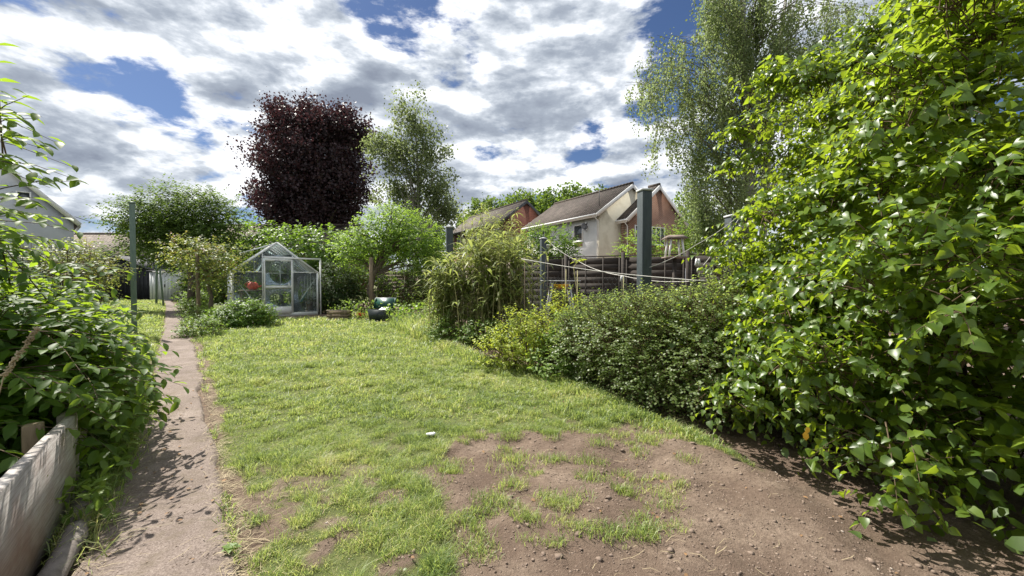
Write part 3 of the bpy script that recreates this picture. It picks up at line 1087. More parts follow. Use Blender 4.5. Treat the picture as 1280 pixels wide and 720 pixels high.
def path_edges():
    n = 5000
    y = 1.6 + 12 * R.rand(n) ** 1.4
    s = R.rand(n) < 0.5
    x = np.where(s, path_left(y) + np.abs(R.normal(size=n)) * 0.05 - 0.03, path_right(y) - np.abs(R.normal(size=n)) * 0.035 + 0.03)
    k = fbm(x, y, 2.6, 57, 3) > 0.46
    x, y = x[k], y[k]
    n = len(x)
    o = blades('path_edge_weeds', x, y, 0.05 * (0.5 + R.rand(n)), 0.003 + 0.001 * y, M['grass'], lean=1.4, z0=np.full(n, 0.0))
    o['label'] = 'small weeds and grass creeping over the path edges'
    n = 5000
    y = 1.4 + 5 * R.rand(n) ** 1.4
    t_ = R.rand(n)
    t_ = np.where(R.rand(n) < 0.6, np.where(R.rand(n) < 0.5, t_ ** 3, 1 - t_ ** 3), t_)
    x = path_left(y) + (path_right(y) - path_left(y)) * t_
    lumps('path_grit', x, y, 0.0012 + 0.004 * R.rand(n) ** 6, M['clod'], 'fine grit and crumbs lying on the path', z0=np.full(n, 0.013))


path_edges()


# ------------------------------------------------------------------ right: big ivy
def ivy():
    t = thing('ivy_hedge', 'huge bright green ivy mass overhanging the soil at the right', 'ivy', (3.2, 3.0, 0))
    B = [((3.65, 3.9, 1.5), (1.15, 1.2, 1.45)), ((3.25, 2.75, 0.95), (1.05, 1.1, 0.90)), ((4.35, 3.6, 2.6), (1.35, 1.3, 1.45)),
         ((2.65, 3.85, 0.90), (0.75, 0.8, 0.72)), ((4.9, 4.1, 3.4), (1.6, 1.4, 1.1)), ((3.5, 1.8, 1.05), (1.05, 1.1, 0.95)),
         ((4.0, 2.5, 2.1), (1.15, 1.15, 1.1)), ((3.5, 3.2, 1.7), (1.0, 1.0, 1.05)), ((3.5, 0.8, 1.1), (0.9, 1.0, 1.0)),
         ((2.80, 2.45, 0.60), (0.70, 0.7, 0.45)), ((3.0, 1.85, 0.50), (0.70, 0.7, 0.40)), ((2.6, 1.75, 0.30), (0.62, 0.6, 0.30)), ((2.80, 2.95, 1.70), (0.80, 0.85, 0.65)), ((3.3, 2.6, 2.4), (0.9, 0.9, 0.8)), ((3.45, 4.0, 2.55), (0.85, 0.9, 0.95)), ((2.9, 3.1, 0.7), (0.9, 0.8, 0.6))]
    C, N = shell(B, 225, 0.24, 0.25, 0.30)
    C = C - N * 0.12
    kb = ~((C[:, 1] < 1.5) & (C[:, 0] < 2.8) & (C[:, 2] < 1.0))
    C, N = boughs(C[kb], N[kb], 52, 0.48, 0.23)
    kb = (C[:, 0] ** 2 + C[:, 1] ** 2 > 2.42 ** 2)
    C, N = C[kb], N[kb]
    P, T, Nn, S, d, L = spray_leaves(C, N, 6, 0.24, 0.064, droop=0.35, up=0.3, spread=0.75, upn=0.32, stem_pts=True)
    T = nrm(T + V(0, 0, -0.25))
    S = S * (0.65 + 0.6 * R.rand(len(S)))
    Nout = np.repeat(N, 6, axis=0)
    idx = pick_largest(P, S, Nout, 300)
    rest = np.ones(len(P), bool)
    rest[idx] = False
    half = R.rand(len(P)) < 0.5
    leaves('foliage', P[rest & half], T[rest & half], Nn[rest & half], S[rest & half], T_IVY, M['ivy'], t)
    leaves('foliage', P[rest & ~half], T[rest & ~half], Nn[rest & ~half], S[rest & ~half], T_IVY2, M['ivy'], t)
    single_leaves(P, T, Nn, S, T_IVY, M['ivy'], t, idx)
    twig_mesh(C, d, L, 0.35, 0.003, 'twigs', M['twig'], t)
    # inner mass: older darker leaves deeper inside
    C2, N2 = shell([(b[0], tuple(0.72 * k for k in b[1])) for b in B] + [((3.1, 2.3, 0.25), (0.9, 1.3, 0.3)), ((2.9, 3.3, 0.25), (0.8, 0.7, 0.3))], 3600, 0.5, 0.03, 0.1)
    P2, T2, Nn2, S2 = spray_leaves(C2, N2, 4, 0.22, 0.11, droop=0.5, upn=0.4)
    kb = (P2[:, 0] ** 2 + P2[:, 1] ** 2 > 2.75 ** 2)
    leaves('inner_foliage', P2[kb], T2[kb], Nn2[kb], S2[kb] * 0.8, T_HEX, M['ivy'], t)
    # hanging stems under the overhang
    mb = MB()
    for i in range(30):
        y0 = R.uniform(1.4, 3.9)
        x0 = 2.6 + 0.12 * y0 + R.uniform(0, 1.1)
        z0 = R.uniform(0.4, 1.3)
        p0 = V(x0, y0, z0)
        p2 = V(x0 + R.uniform(-.25, .25), y0 + R.uniform(-.25, .25), 0.0)
        pm = (p0 + p2) / 2 + V(R.uniform(-.15, .15), R.uniform(-.15, .15), 0)
        mb.tube([p0, pm, p2], [0.004, 0.005, 0.006], 4, False)
    for i in range(9):
        a = V(R.uniform(3.3, 4.2), R.uniform(1.8, 3.8), -0.1)
        b = a + V(R.uniform(0, .5), R.uniform(-.2, .5), R.uniform(1.0, 1.5))
        mb.tube([a, (a + b) / 2 + rdir(1)[0] * 0.15, b], [0.035, 0.03, 0.015], 6)
    mb.build('woody_stems', M['twig'], t)
    p = at(1009, 541, 2.42)
    mb = MB()
    v, f = leaf_arrays(np.array([p, p + V(0.02, 0, 0.03)]), nrm(np.array([[0.1, -0.1, -1.0], [-0.3, -0.1, -0.8]])), nrm(np.array([[-0.3, -1, 0.2], [-.1, -1, .3]])), np.array([0.055, 0.045]), T_HEX)
    mb.add(v, [tuple(q) for q in f])
    mb.build('dead_leaf', M['yellow_dead'], t, label='withered orange yellow leaf low in the ivy')


ivy()


# ------------------------------------------------------------------ left: shrub with long leaves, timber board
def left_shrub():
    t = thing('leafy_shrub', 'big dark shrub with long glossy leaves behind the silvered board', 'shrub', (-3.6, 3.0, 0))
    B = [((-3.30, 2.5, 0.60), (0.45, 0.55, 0.50)), ((-3.80, 3.1, 0.52), (0.50, 0.55, 0.45)), ((-4.9, 3.9, 0.60), (0.6, 0.7, 0.50)),
         ((-4.6, 3.3, 0.85), (0.7, 0.6, 0.45)), ((-3.7, 2.4, 0.85), (0.5, 0.5, 0.45)), ((-3.2, 1.8, 0.45), (0.45, 0.55, 0.36)),
         ((-6.3, 4.8, 0.60), (0.6, 0.7, 0.4)), ((-3.85, 2.5, 1.5), (0.35, 0.4, 0.38))]
    C, N = shell(B, 2300, 0.30, 0.10, 0.2)
    d0 = nrm(N * 0.9 + rdir(len(C)) * 0.5 + V(0.25, 0, 0.12))
    P, T, Nn, S, d, L = spray_leaves(C, N, 7, 0.34, 0.105, droop=0.22, spread=0.85, upn=1.0, stem_pts=True, dirv=d0)
    Nout = np.repeat(N, 7, axis=0)
    # long sprays reaching out over the path and up against the sky
    reach = []
    for (px, py, dd, dirx, dirz) in ((40, 160, 2.1, 1, 0.05), (20, 130, 2.0, 1, 0.3), (30, 175, 2.3, 1, 0.0), (45, 215, 2.2, 1, 0.05), (10, 205, 1.9, 1, 0.0),
                                     (5, 150, 1.9, 1, 0.15), (20, 245, 2.3, 1, 0.0), (15, 265, 2.1, 1, 0.05), (60, 285, 2.6, 1, 0.0), (10, 290, 2.0, 1, 0.1),
                                     (150, 425, 3.0, 1, -0.1), (140, 390, 3.3, 1, 0.05), (150, 455, 2.8, 1, -0.15), (120, 330, 3.3, 1, 0.25), (100, 350, 3.1, 1, 0.0),
                                     (135, 480, 2.7, 1, -0.1), (110, 505, 2.5, 1, -0.1), (90, 320, 3.2, 1, 0.1), (145, 445, 3.3, 1, 0.1), (130, 500, 2.8, 1, -0.15),
                                     (120, 365, 3.4, 1, 0.1), (70, 420, 2.3, 1, 0.0), (60, 470, 2.1, 1, 0.0), (85, 395, 2.5, 1, 0.1), (5, 95, 2.2, 0.6, 0.8), (0, 180, 2.1, 1, 0.2), (165, 435, 2.8, 1, -0.05), (160, 470, 2.6, 1, -0.1), (150, 500, 2.5, 1, -0.15),
                                     (140, 520, 2.4, 1, -0.2), (125, 490, 2.4, 1, 0.0), (160, 455, 3.0, 1, 0.0), (120, 460, 2.4, 1, 0.05), (110, 480, 2.2, 1, 0.0), (130, 410, 2.7, 1, 0.1)):
        for j in range(2):
            reach.append((at(px, py, dd) + rdir(1)[0] * 0.06, nrm(V(dirx + R.normal() * .15, R.normal() * 0.3 - 0.1, dirz + R.normal() * 0.12))))
    RC = np.array([r[0] for r in reach])
    RD = np.array([r[1] for r in reach])
    P3, T3, N3, S3, d3, L3 = spray_leaves(RC - RD * 0.25, RD, 9, 0.42, 0.085, droop=0.18, spread=0.8, upn=1.1, stem_pts=True, dirv=RD)
    P = np.concatenate([P, P3])
    T = np.concatenate([T, T3])
    Nn = np.concatenate([Nn, N3])
    S = np.concatenate([S, S3])
    Nout = np.concatenate([Nout, np.tile(V(0, -1, 0), (len(P3), 1))])
    C = np.concatenate([C, RC - RD * 0.25])
    d = np.concatenate([d, d3])
    L = np.concatenate([L, L3])
    idx = pick_largest(P, S, Nout, 300)
    rest = np.ones(len(P), bool)
    rest[idx] = False
    leaves('foliage', P[rest], T[rest], Nn[rest], S[rest], T_LONG, M['left_shrub'], t)
    single_leaves(P, T, Nn, S, T_LONG, M['left_shrub'], t, idx)
    twig_mesh(C, d, L, 0.2, 0.003, 'twigs', M['twig'], t, back=0.5)
    C2, N2 = shell([(b[0], tuple(0.72 * k for k in b[1])) for b in B], 1500, 0.5, 0.03, 0.1)
    P2, T2, Nn2, S2 = spray_leaves(C2, N2, 4, 0.25, 0.12, droop=0.5, upn=0.6)
    leaves('inner_foliage', P2, T2, Nn2, S2, T_HEX, M['left_shrub'], t)
    mb = MB()
    root = [V(-3.3, 2.4, 0), V(-3.8, 3.2, 0), V(-3.3, 1.9, 0), V(-4.3, 3.9, 0)]
    for i in range(16):
        a = root[i % 4] + V(R.uniform(-.2, .2), R.uniform(-.2, .2), 0)
        b = RC[(i * 5) % len(RC)] - RD[(i * 5) % len(RC)] * 0.3 if i < 12 else a + V(0, 0, 1.6)
        m1 = a * 0.6 + b * 0.4 + V(-0.15, 0.1, 0.25)
        mb.tube([a, m1, b], [0.010, 0.006, 0.002], 5, False)
    mb.build('woody_stems', M['twig'], t)
    # dry flower spike standing in front at far left
    mb = MB()
    a = at(2, 470, 1.5)
    b = at(46, 410, 1.55)
    mb.tube([a - (b - a) * 2.5 + V(0, 0.1, -0.3), a, b], [0.003, 0.0025, 0.001], 4)
    for i in range(90):
        p = a + (b - a) * R.rand() + rdir(1)[0] * 0.006
        dd = rdir(1)[0] * 0.008
        mb.bar(p - dd, p + dd, 0.004)
    o = mb.build('dry_seed_spike', M['straw'], t, label='dry pale seed spike sticking out of the leaves')


left_shrub()


def board():
    t = thing('raised_bed_edging', 'weathered silver grey timber board edging the bed at left', 'garden edging', (-2.3, 1.9, 0))
    # long near board and a shorter one lapped behind its far end
    def plank(a, b, z0a, z1a, z0b, z1b, th, name, lab=None, seg=22):
        mb = MB()
        perp = nrm(np.cross(nrm(b - a), UP))
        vs, fs = [], []
        for i in range(seg + 1):
            s = i / seg
            p = a + (b - a) * s
            z1 = z1a + (z1b - z1a) * s + 0.0015 * R.normal()
            z0 = z0a + (z0b - z0a) * s
            off = perp * 0.0
            for q in (-1, 1):
                vs.append(p + off + perp * q * th / 2 + V(0, 0, z0))
                vs.append(p + off + perp * q * (th / 2 - 0.003) + V(0, 0, z1 - (0.004 if q > 0 else 0)))
        for i in range(seg):
            k = i * 4
            n = k + 4
            fs += [(k, k + 1, n + 1, n), (k + 2, n + 2, n + 3, k + 3), (k + 1, k + 3, n + 3, n + 1), (k, n, n + 2, k + 2)]
        fs += [(0, 2, 3, 1), (seg * 4, seg * 4 + 1, seg * 4 + 3, seg * 4 + 2)]
        mb.add(vs, fs)
        return mb.build(name, M['plank'], t, label=lab)
    p0 = V(-2.126, 1.757, 0)
    dr = nrm(V(-0.68, 0.84, 0))
    plank(p0 - dr * 1.6, p0 + dr * 0.80, 0.0, 0.60, 0.0, 0.50, 0.045, 'board')
    plank(p0 + dr * 0.78 - GP * 0.05, p0 + dr * 1.35 - GP * 0.03, 0.0, 0.50, 0.0, 0.45, 0.03, 'board', 'thinner board lapped behind the end of the long one')
    mb = MB()
    c = p0 + dr * 0.52 - GP * 0.10
    mb.box(c + V(0, 0, 0.27), GP * 0.035, dr * 0.035, V(0, 0, 0.27))
    mb.build('peg', M['post_wood'], t, bevel=0.006)
    for s in (-1.0, 0.3):
        pass
    t2 = thing('log', 'thin weathered log lying at the foot of the board', 'log', (-2.1, 1.8, 0))
    mb = MB()
    q = p0 + GP * 0.085
    pts, rad = [], []
    for i in range(14):
        s = -1.0 + 1.62 * i / 13
        pts.append(q + dr * s + V(0, 0, 0.045 + 0.006 * math.sin(i * 1.7)) + GP * 0.012 * math.sin(i * 0.9))
        rad.append(0.048 + 0.005 * math.sin(i * 2.3))
    mb.tube(pts, rad, 10)
    mb.build('trunk_piece', M['pipe'], t2, smooth=True)
    # weeds at the foot of the board
    t3 = thing('verge_weeds', 'long grass and weeds spilling from the board onto the path', 'weeds', (-2.5, 2.4, 0))
    n = 3600
    y = 1.75 + 2.3 * R.rand(n) ** 0.8
    x = path_left(y) - 0.02 + R.normal(size=n) * 0.07 - 0.05
    blades('grass', x, y, 0.13 * (0.6 + 0.8 * R.rand(n)), 0.005, M['grass'], lean=1.3, z0=np.zeros(n), parent=t3)
    n = 900
    y = 2.0 + 2.6 * R.rand(n)
    x = path_left(y) - 0.08 + R.normal(size=n) * 0.08
    P = np.stack([x, y, 0.03 + 0.18 * R.rand(n)], -1)
    leaves('leaves', P, nrm(rdir(n) + V(0.3, 0, 0.1)), nrm(rdir(n) * 0.5 + UP), 0.05 + 0.04 * R.rand(n), T_LONG, M['weed'], t3)


board()


# ------------------------------------------------------------------ generic shrub and tree makers
def shrub(name, label, cat, B, n, k, ls, size, tm, mat, droop=0.25, depth=0.35, upn=0.7, up=0.6, inner=True, twigs=True, group=None, rough=0.2, outd=0.8):
    c = np.mean([b[0] for b in B], axis=0)
    t = thing(name, label, cat, (c[0], c[1], 0), group)
    C, N = shell(B, n, depth, 0.02, rough)
    P, T, Nn, S, d, L = spray_leaves(C, N, k, ls, size, droop=droop, up=up, upn=upn, stem_pts=True, outd=outd)
    leaves('foliage', P, T, Nn, S, tm, mat, t)
    if twigs:
        twig_mesh(C, d, L, droop, 0.0025, 'twigs', M['twig'], t, back=0.6)
    if inner:
        C2, N2 = shell([(b[0], tuple(0.7 * q for q in b[1])) for b in B], max(60, n // 3), 0.5, 0.02, 0.1)
        P2, T2, Nn2, S2 = spray_leaves(C2, N2, k, ls, size * 1.2, droop=0.5)
        leaves('inner_foliage', P2, T2, Nn2, S2, T_RHOMBW, mat, t)
    mb = MB()
    for b in B:
        bc = np.array(b[0], float)
        br = b[1]
        for i in range(6):
            a = V(bc[0] + R.uniform(-.25, .25) * br[0], bc[1] + R.uniform(-.25, .25) * br[1], 0)
            e = bc + rdir(1)[0] * np.array(br) * 0.7
            e[2] = max(e[2], 0.1)
            r = 0.012 + 0.012 * br[2]
            mb.tube([a, (a + e) / 2 + rdir(1)[0] * 0.06, e], [r, r * 0.7, r * 0.3], 5, False)
    mb.build('stems', M['twig'], t, 'stuff')
    return t


def tree(name, label, base, trunk_pts, trunk_r, B, n, k, ls, size, tm, mat, barkm=None, droop=0.3, depth=0.5, limbs=5, upn=0.6, group=None, rough=0.25, seed=0, cat='tree', cl=None):
    t = thing(name, label, cat, (base[0], base[1], 0), group)
    barkm = barkm or M['bark']
    mb = MB()
    mb.tube(trunk_pts, trunk_r, 9)
    tr = mb.build('trunk', barkm, t, smooth=True)
    top = np.asarray(trunk_pts[-1], float)
    low = np.asarray(trunk_pts[len(trunk_pts) // 2], float)
    mb = MB()
    for b in B:
        c = np.array(b[0], float)
        for i in range(limbs):
            e = c + rdir(1)[0] * np.array(b[1]) * 0.8
            f = R.rand()
            a = low * (1 - f) + top * f
            if e[2] < a[2]:
                a = low
            m1 = a * 0.5 + e * 0.5 + V(0, 0, 0.08 * np.linalg.norm(e - a)) + rdir(1)[0] * 0.06 * np.linalg.norm(e - a)
            r = trunk_r[-1] * 0.7
            mb.tube([a, m1, e], [r, r * 0.6, r * 0.2], 5, False)
    mb.build('limbs', barkm, t)
    C, N = shell(B, n, depth, 0.05, rough)
    P, T, Nn, S, d, L = spray_leaves(C, N, k, ls, size, droop=droop, upn=upn, stem_pts=True)
    leaves('crown', P, T, Nn, S, tm, mat, t)
    return t


def clustered(B, ncl, per, spread, zs=1.0, depth=0.9, rough=0.1):
    """leaf positions in uneven clumps spread through the crown"""
    C, N = shell(B, ncl, depth, 0.1, rough)
    sc = spread * (0.5 + R.rand(ncl))
    P = C[:, None, :] + R.normal(size=(ncl, per, 3)) * sc[:, None, None] * V(1, 1, zs)
    return P.reshape(-1, 3), np.repeat(N, per, axis=0), C


# middle hedge -------------------------------------------------
shrub('bramble_hedge', 'dense small leaved green hedge between golden shrub and ivy', 'hedge',
      [((1.55, 4.75, 0.55), (0.65, 0.65, 0.62)), ((2.15, 4.35, 0.6), (0.75, 0.75, 0.68)), ((1.1, 5.25, 0.45), (0.5, 0.55, 0.55)), ((2.9, 4.6, 0.6), (0.9, 0.8, 0.68)),
       ((2.1, 3.95, 0.40), (0.5, 0.55, 0.5)), ((1.6, 4.35, 0.3), (0.5, 0.5, 0.4))],
      7500, 7, 0.15, 0.034, T_HEX, M['hedge'], droop=0.2, upn=0.8)
# behind it, lifts the skyline in front of the netting
shrub('privet_bush', 'pale green leggy bush behind the bramble hedge below the tall post', 'bush',
      [((1.5, 6.0, 0.45), (0.6, 0.5, 0.6)), ((2.5, 5.5, 0.45), (0.7, 0.5, 0.65)), ((3.3, 5.4, 0.5), (0.7, 0.5, 0.8))],
      1400, 6, 0.22, 0.04, T_HEX, M['weed'], up=1.6, droop=0.1)
# golden shrub
shrub('golden_shrub', 'yellow leaved shrub at the lawn edge beside the canes', 'shrub',
      [((0.15, 5.9, 0.35), (0.42, 0.4, 0.45)), ((-0.15, 6.0, 0.22), (0.35, 0.35, 0.28)), ((0.55, 6.05, 0.42), (0.42, 0.4, 0.42)), ((0.8, 6.2, 0.55), (0.4, 0.4, 0.5))],
      620, 7, 0.2, 0.045, T_HEX, M['yellow_leaf'], up=2.0, droop=0.15)
shrub('leafy_weeds', 'knee high green weeds growing between golden shrub and hedge', 'weeds',
      [((0.75, 5.45, 0.2), (0.45, 0.4, 0.3)), ((0.95, 5.6, 0.35), (0.4, 0.4, 0.45))],
      420, 6, 0.2, 0.07, T_LONG, M['weed'], up=1.8, droop=0.3)


def wands(name, label, base_pts, n, hmin, hmax, rad, leafsize, per, mat, stem, arch=0.35, cat='bamboo', lean=(0, 0)):
    """upright canes that arch at the top, with drooping strap leaves"""
    c = np.mean(base_pts, axis=0)
    t = thing(name, label, cat, (c[0], c[1], 0))
    mb = MB()
    P, T, N, S = [], [], [], []
    for i in range(n):
        b = base_pts[R.randint(len(base_pts))] + V(R.normal() * rad, R.normal() * rad, 0)
        b[2] = 0
        h = R.uniform(hmin, hmax)
        a = R.rand() * 6.283
        out = V(math.cos(a), math.sin(a), 0) * arch * h * R.uniform(0.3, 1.1) + V(lean[0], lean[1], 0) * h
        pts = [b, b + out * 0.15 + V(0, 0, h * 0.4), b + out * 0.5 + V(0, 0, h * 0.78), b + out + V(0, 0, h * 0.95)]
        mb.tube(pts, [0.007, 0.006, 0.004, 0.002], 4, False)
        for j in range(per):
            s = 0.15 + 0.85 * R.rand() ** 0.7
            k = min(2, int(s * 3))
            q = pts[k] + (pts[k + 1] - pts[k]) * (s * 3 - k)
            a2 = R.rand() * 6.283
            P.append(q)
            T.append(nrm(V(math.cos(a2), math.sin(a2), R.uniform(-0.3, 1.0))))
            N.append(nrm(V(-math.cos(a2) * 0.5, -math.sin(a2) * 0.5, 1)))
            S.append(leafsize * R.uniform(0.6, 1.3))
    mb.build('canes', stem, t, 'stuff')
    tv, tf = T_LANCE
    leaves('leaves', np.array(P), np.array(T), np.array(N), np.array(S), (tv * V(1, 1, 1), tf), mat, t)
    return t


wands('cane_clump', 'taller arching cane clump at the lawn edge left of golden shrub', [gr(600, 425), gr(622, 428), gr(640, 428)], 150, 1.0, 2.4, 0.24, 0.36, 13, M['cane'], M['canestem'], 0.18)
wands('reed_clump', 'leftmost clump of pale green reeds beside the lawn', [gr(555, 422), gr(575, 424)], 95, 0.9, 2.0, 0.17, 0.34, 14, M['cane'], M['canestem'], 0.22)
wands('tall_bamboo', 'tall thin bamboo stems rising above the cane clumps', [V(-0.75, 9.3, 0), V(-0.35, 9.1, 0)], 40, 2.3, 3.3, 0.26, 0.24, 22, M['cane'], M['canestem'], 0.12)


shrub('nettle_patch', 'low green nettles round the foot of the canes', 'weeds',
      [(gr(560, 426) + V(0, 0, 0.15), (0.45, 0.35, 0.3)), (gr(600, 432) + V(0, 0, 0.15), (0.45, 0.35, 0.3)), (gr(640, 440) + V(0.2, 0.2, 0.2), (0.4, 0.35, 0.35))],
      420, 6, 0.2, 0.07, T_LONG, M['weed'], up=1.8, droop=0.3)


# ivy-free long grass near green bin
def long_grass():
    n = 9000
    px = R.uniform(420, 565, n)
    y = R.uniform(8.8, 13.8, n)
    x = (px - 640) / F * y
    k = (x > hedge_x(y) - 0.35) & ~((np.abs(x + 4.35 - (y - 12.5) * -0.33) < 0.55) & (y < 13.4))
    x, y = x[k], y[k]
    t = thing('tall_weeds', 'tall rough grass and weeds behind the green storage box', 'weeds', (-2.6, 12, 0))
    blades('grass', x, y, 0.34 * (0.3 + 0.9 * R.rand(len(x))), 0.015, M['grass'], lean=1.1, z0=np.zeros(len(x)), parent=t)
    n = 1500
    px = R.uniform(425, 560, n)
    y = R.uniform(11, 14.5, n)
    x = (px - 640) / F * y
    k = x > hedge_x(y) - 0.1
    P = np.stack([x, y, 0.1 + 0.5 * R.rand(n)], -1)[k]
    leaves('leaves', P, nrm(rdir(len(P)) + UP * 0.4), nrm(rdir(len(P)) * 0.6 + UP), 0.06 + 0.06 * R.rand(len(P)), T_HEX, M['weed'], t)


long_grass()

# ------------------------------------------------------------------ trees
# apple tree in the middle
ab = gr(478, 392)
d = ab[1]
tree('apple_tree', 'bright green apple tree with dark leaning trunk behind storage box', ab,
     [ab, at(462, 365, d), at(466, 345, d), at(480, 325, d), at(492, 308, d)], [0.15, 0.13, 0.11, 0.09, 0.07],
     [(at(470, 300, d), (1.15, 1.0, 0.75)), (at(515, 300, d), (1.1, 1.0, 0.95)), (at(492, 278, d), (1.0, 0.9, 0.6)), (at(440, 312, d), (0.75, 0.7, 0.55)), (at(530, 315, d), (0.7, 0.8, 0.7))],
     2100, 7, 0.36, 0.085, T_HEX, M['apple'], depth=0.7, upn=0.5, rough=0.3)

# tree over the end of the path
d = 17.0
tree('hawthorn_tree', 'broad dark green tree spreading over the far end of path', at(240, 385, d),
     [at(238, 389, d) * V(1, 1, 0), at(240, 350, d), at(236, 320, d), at(232, 290, d)], [0.16, 0.13, 0.11, 0.07],
     [(at(222, 262, d), (1.8, 1.4, 0.95)), (at(262, 272, d), (1.35, 1.3, 1.0)), (at(180, 275, d), (1.2, 1.2, 0.7)), (at(240, 300, d), (1.7, 1.4, 1.0)), (at(205, 300, d), (1.2, 1.1, 0.9))],
     4200, 7, 0.45, 0.10, T_HEX, M['haw'], depth=0.7, rough=0.35, limbs=6)
d = 12.6
tree('crab_apple_tree', 'small tree with reddish leaf tips and thin trunk left of greenhouse', at(262, 393, d),
     [at(262, 402, d) * V(1, 1, 0), at(264, 372, d), at(258, 345, d), at(262, 322, d)], [0.07, 0.06, 0.05, 0.04],
     [(at(250, 318, d), (0.85, 0.7, 0.45)), (at(283, 325, d), (0.6, 0.6, 0.5)), (at(228, 312, d), (0.5, 0.5, 0.4)), (at(265, 345, d), (0.6, 0.6, 0.4))],
     700, 6, 0.3, 0.075, T_HEX, M['rosy'], depth=0.8, rough=0.35)


def far_tree(name, label, base, h0, trunk_top, r0, B, ncl, per, spread, size, mat, tm=T_RHOMBW, bark=None, limbs=8, depth=0.9, zs=0.8, hang=0.0, group=None, rough=0.1):
    t = thing(name, label, 'tree', (base[0], base[1], 0), group)
    mb = MB()
    b = V(base[0], base[1], 0)
    tp = V(base[0] + trunk_top[0], base[1] + trunk_top[1], trunk_top[2])
    mid = (b + tp) / 2 + V(r0, 0, 0)
    mb.tube([b, b * 0.75 + tp * 0.25, mid, tp], [r0, r0 * 0.85, r0 * 0.55, r0 * 0.12], 9)
    mb.build('trunk', bark or M['bark'], t, smooth=True)
    P, Nn, C = clustered(B, ncl, per, spread, zs, depth, rough)
    mb = MB()
    for i in range(limbs * len(B)):
        e = C[R.randint(len(C))]
        f = np.clip((e[2] - b[2]) / max(tp[2], 0.1) * R.uniform(0.45, 0.8), 0.15, 0.92)
        a = b + (tp - b) * f
        L = np.linalg.norm(e - a)
        m1 = (a + e) / 2 + V(0, 0, 0.06 * L) + rdir(1)[0] * 0.05 * L
        r = r0 * (1 - f) * 0.38 + 0.015
        mb.tube([a, m1, e], [r, r * 0.6, r * 0.2], 5, False)
    mb.build('limbs', bark or M['bark'], t)
    n = len(P)
    keep = P[:, 2] > 0.1
    P, Nn = P[keep], Nn[keep]
    n = len(P)
    T = nrm(rdir(n) + V(0, 0, -hang))
    leaves('crown', P, T, nrm(rdir(n) + Nn * 0.5 + UP * 0.4), size * (0.6 + 0.8 * R.rand(n)), tm, mat, t)
    return t


d = 45.0
far_tree('copper_beech', 'large round dark purple copper beech against the sky', at(395, 350, d), 0, (0, 0, 19), 0.5,
         [(at(393, 210, d), (6.0, 5, 6.5)), (at(368, 232, d), (2.4, 3.5, 4.6)), (at(432, 225, d), (2.8, 3.5, 5.0)), (at(395, 262, d), (5.5, 4.5, 3.5)), (at(372, 168, d), (2.6, 3, 2.4)), (at(418, 172, d), (2.8, 3, 2.2)), (at(392, 148, d), (2.2, 2, 1.7)), (at(348, 172, d), (1.5, 2, 1.5)), (at(338, 205, d), (1.4, 2, 1.7)), (at(332, 250, d), (1.2, 2, 1.5)), (at(452, 170, d), (1.3, 2, 1.6)), (at(350, 140, d), (1.1, 1.5, 1.0)), (at(430, 148, d), (1.2, 1.5, 1.0)), (at(357, 262, d), (1.9, 3, 3.0))],
         1500, 56, 0.55, 0.25, M['beech'], depth=0.9, rough=0.30, limbs=5)
d = 36.0
far_tree('silver_birch', 'slender pale birch standing right of the copper beech', at(520, 350, d), 0, (0, 0, 16.5), 0.28,
         [(at(515, 150, d), (1.7, 1.7, 2.6)), (at(497, 195, d), (2.2, 2, 2.2)), (at(538, 195, d), (2.2, 2, 3.0)), (at(545, 240, d), (2.2, 2, 2.4)), (at(500, 240, d), (2.6, 2, 2.6)), (at(476, 180, d), (1.5, 1.5, 1.1)), (at(555, 265, d), (1.5, 2, 1.6))],
         480, 40, 0.34, 0.18, M['birch_far'], bark=M['birchbark'], depth=0.95, rough=0.2, zs=1.2, hang=0.6, limbs=7)


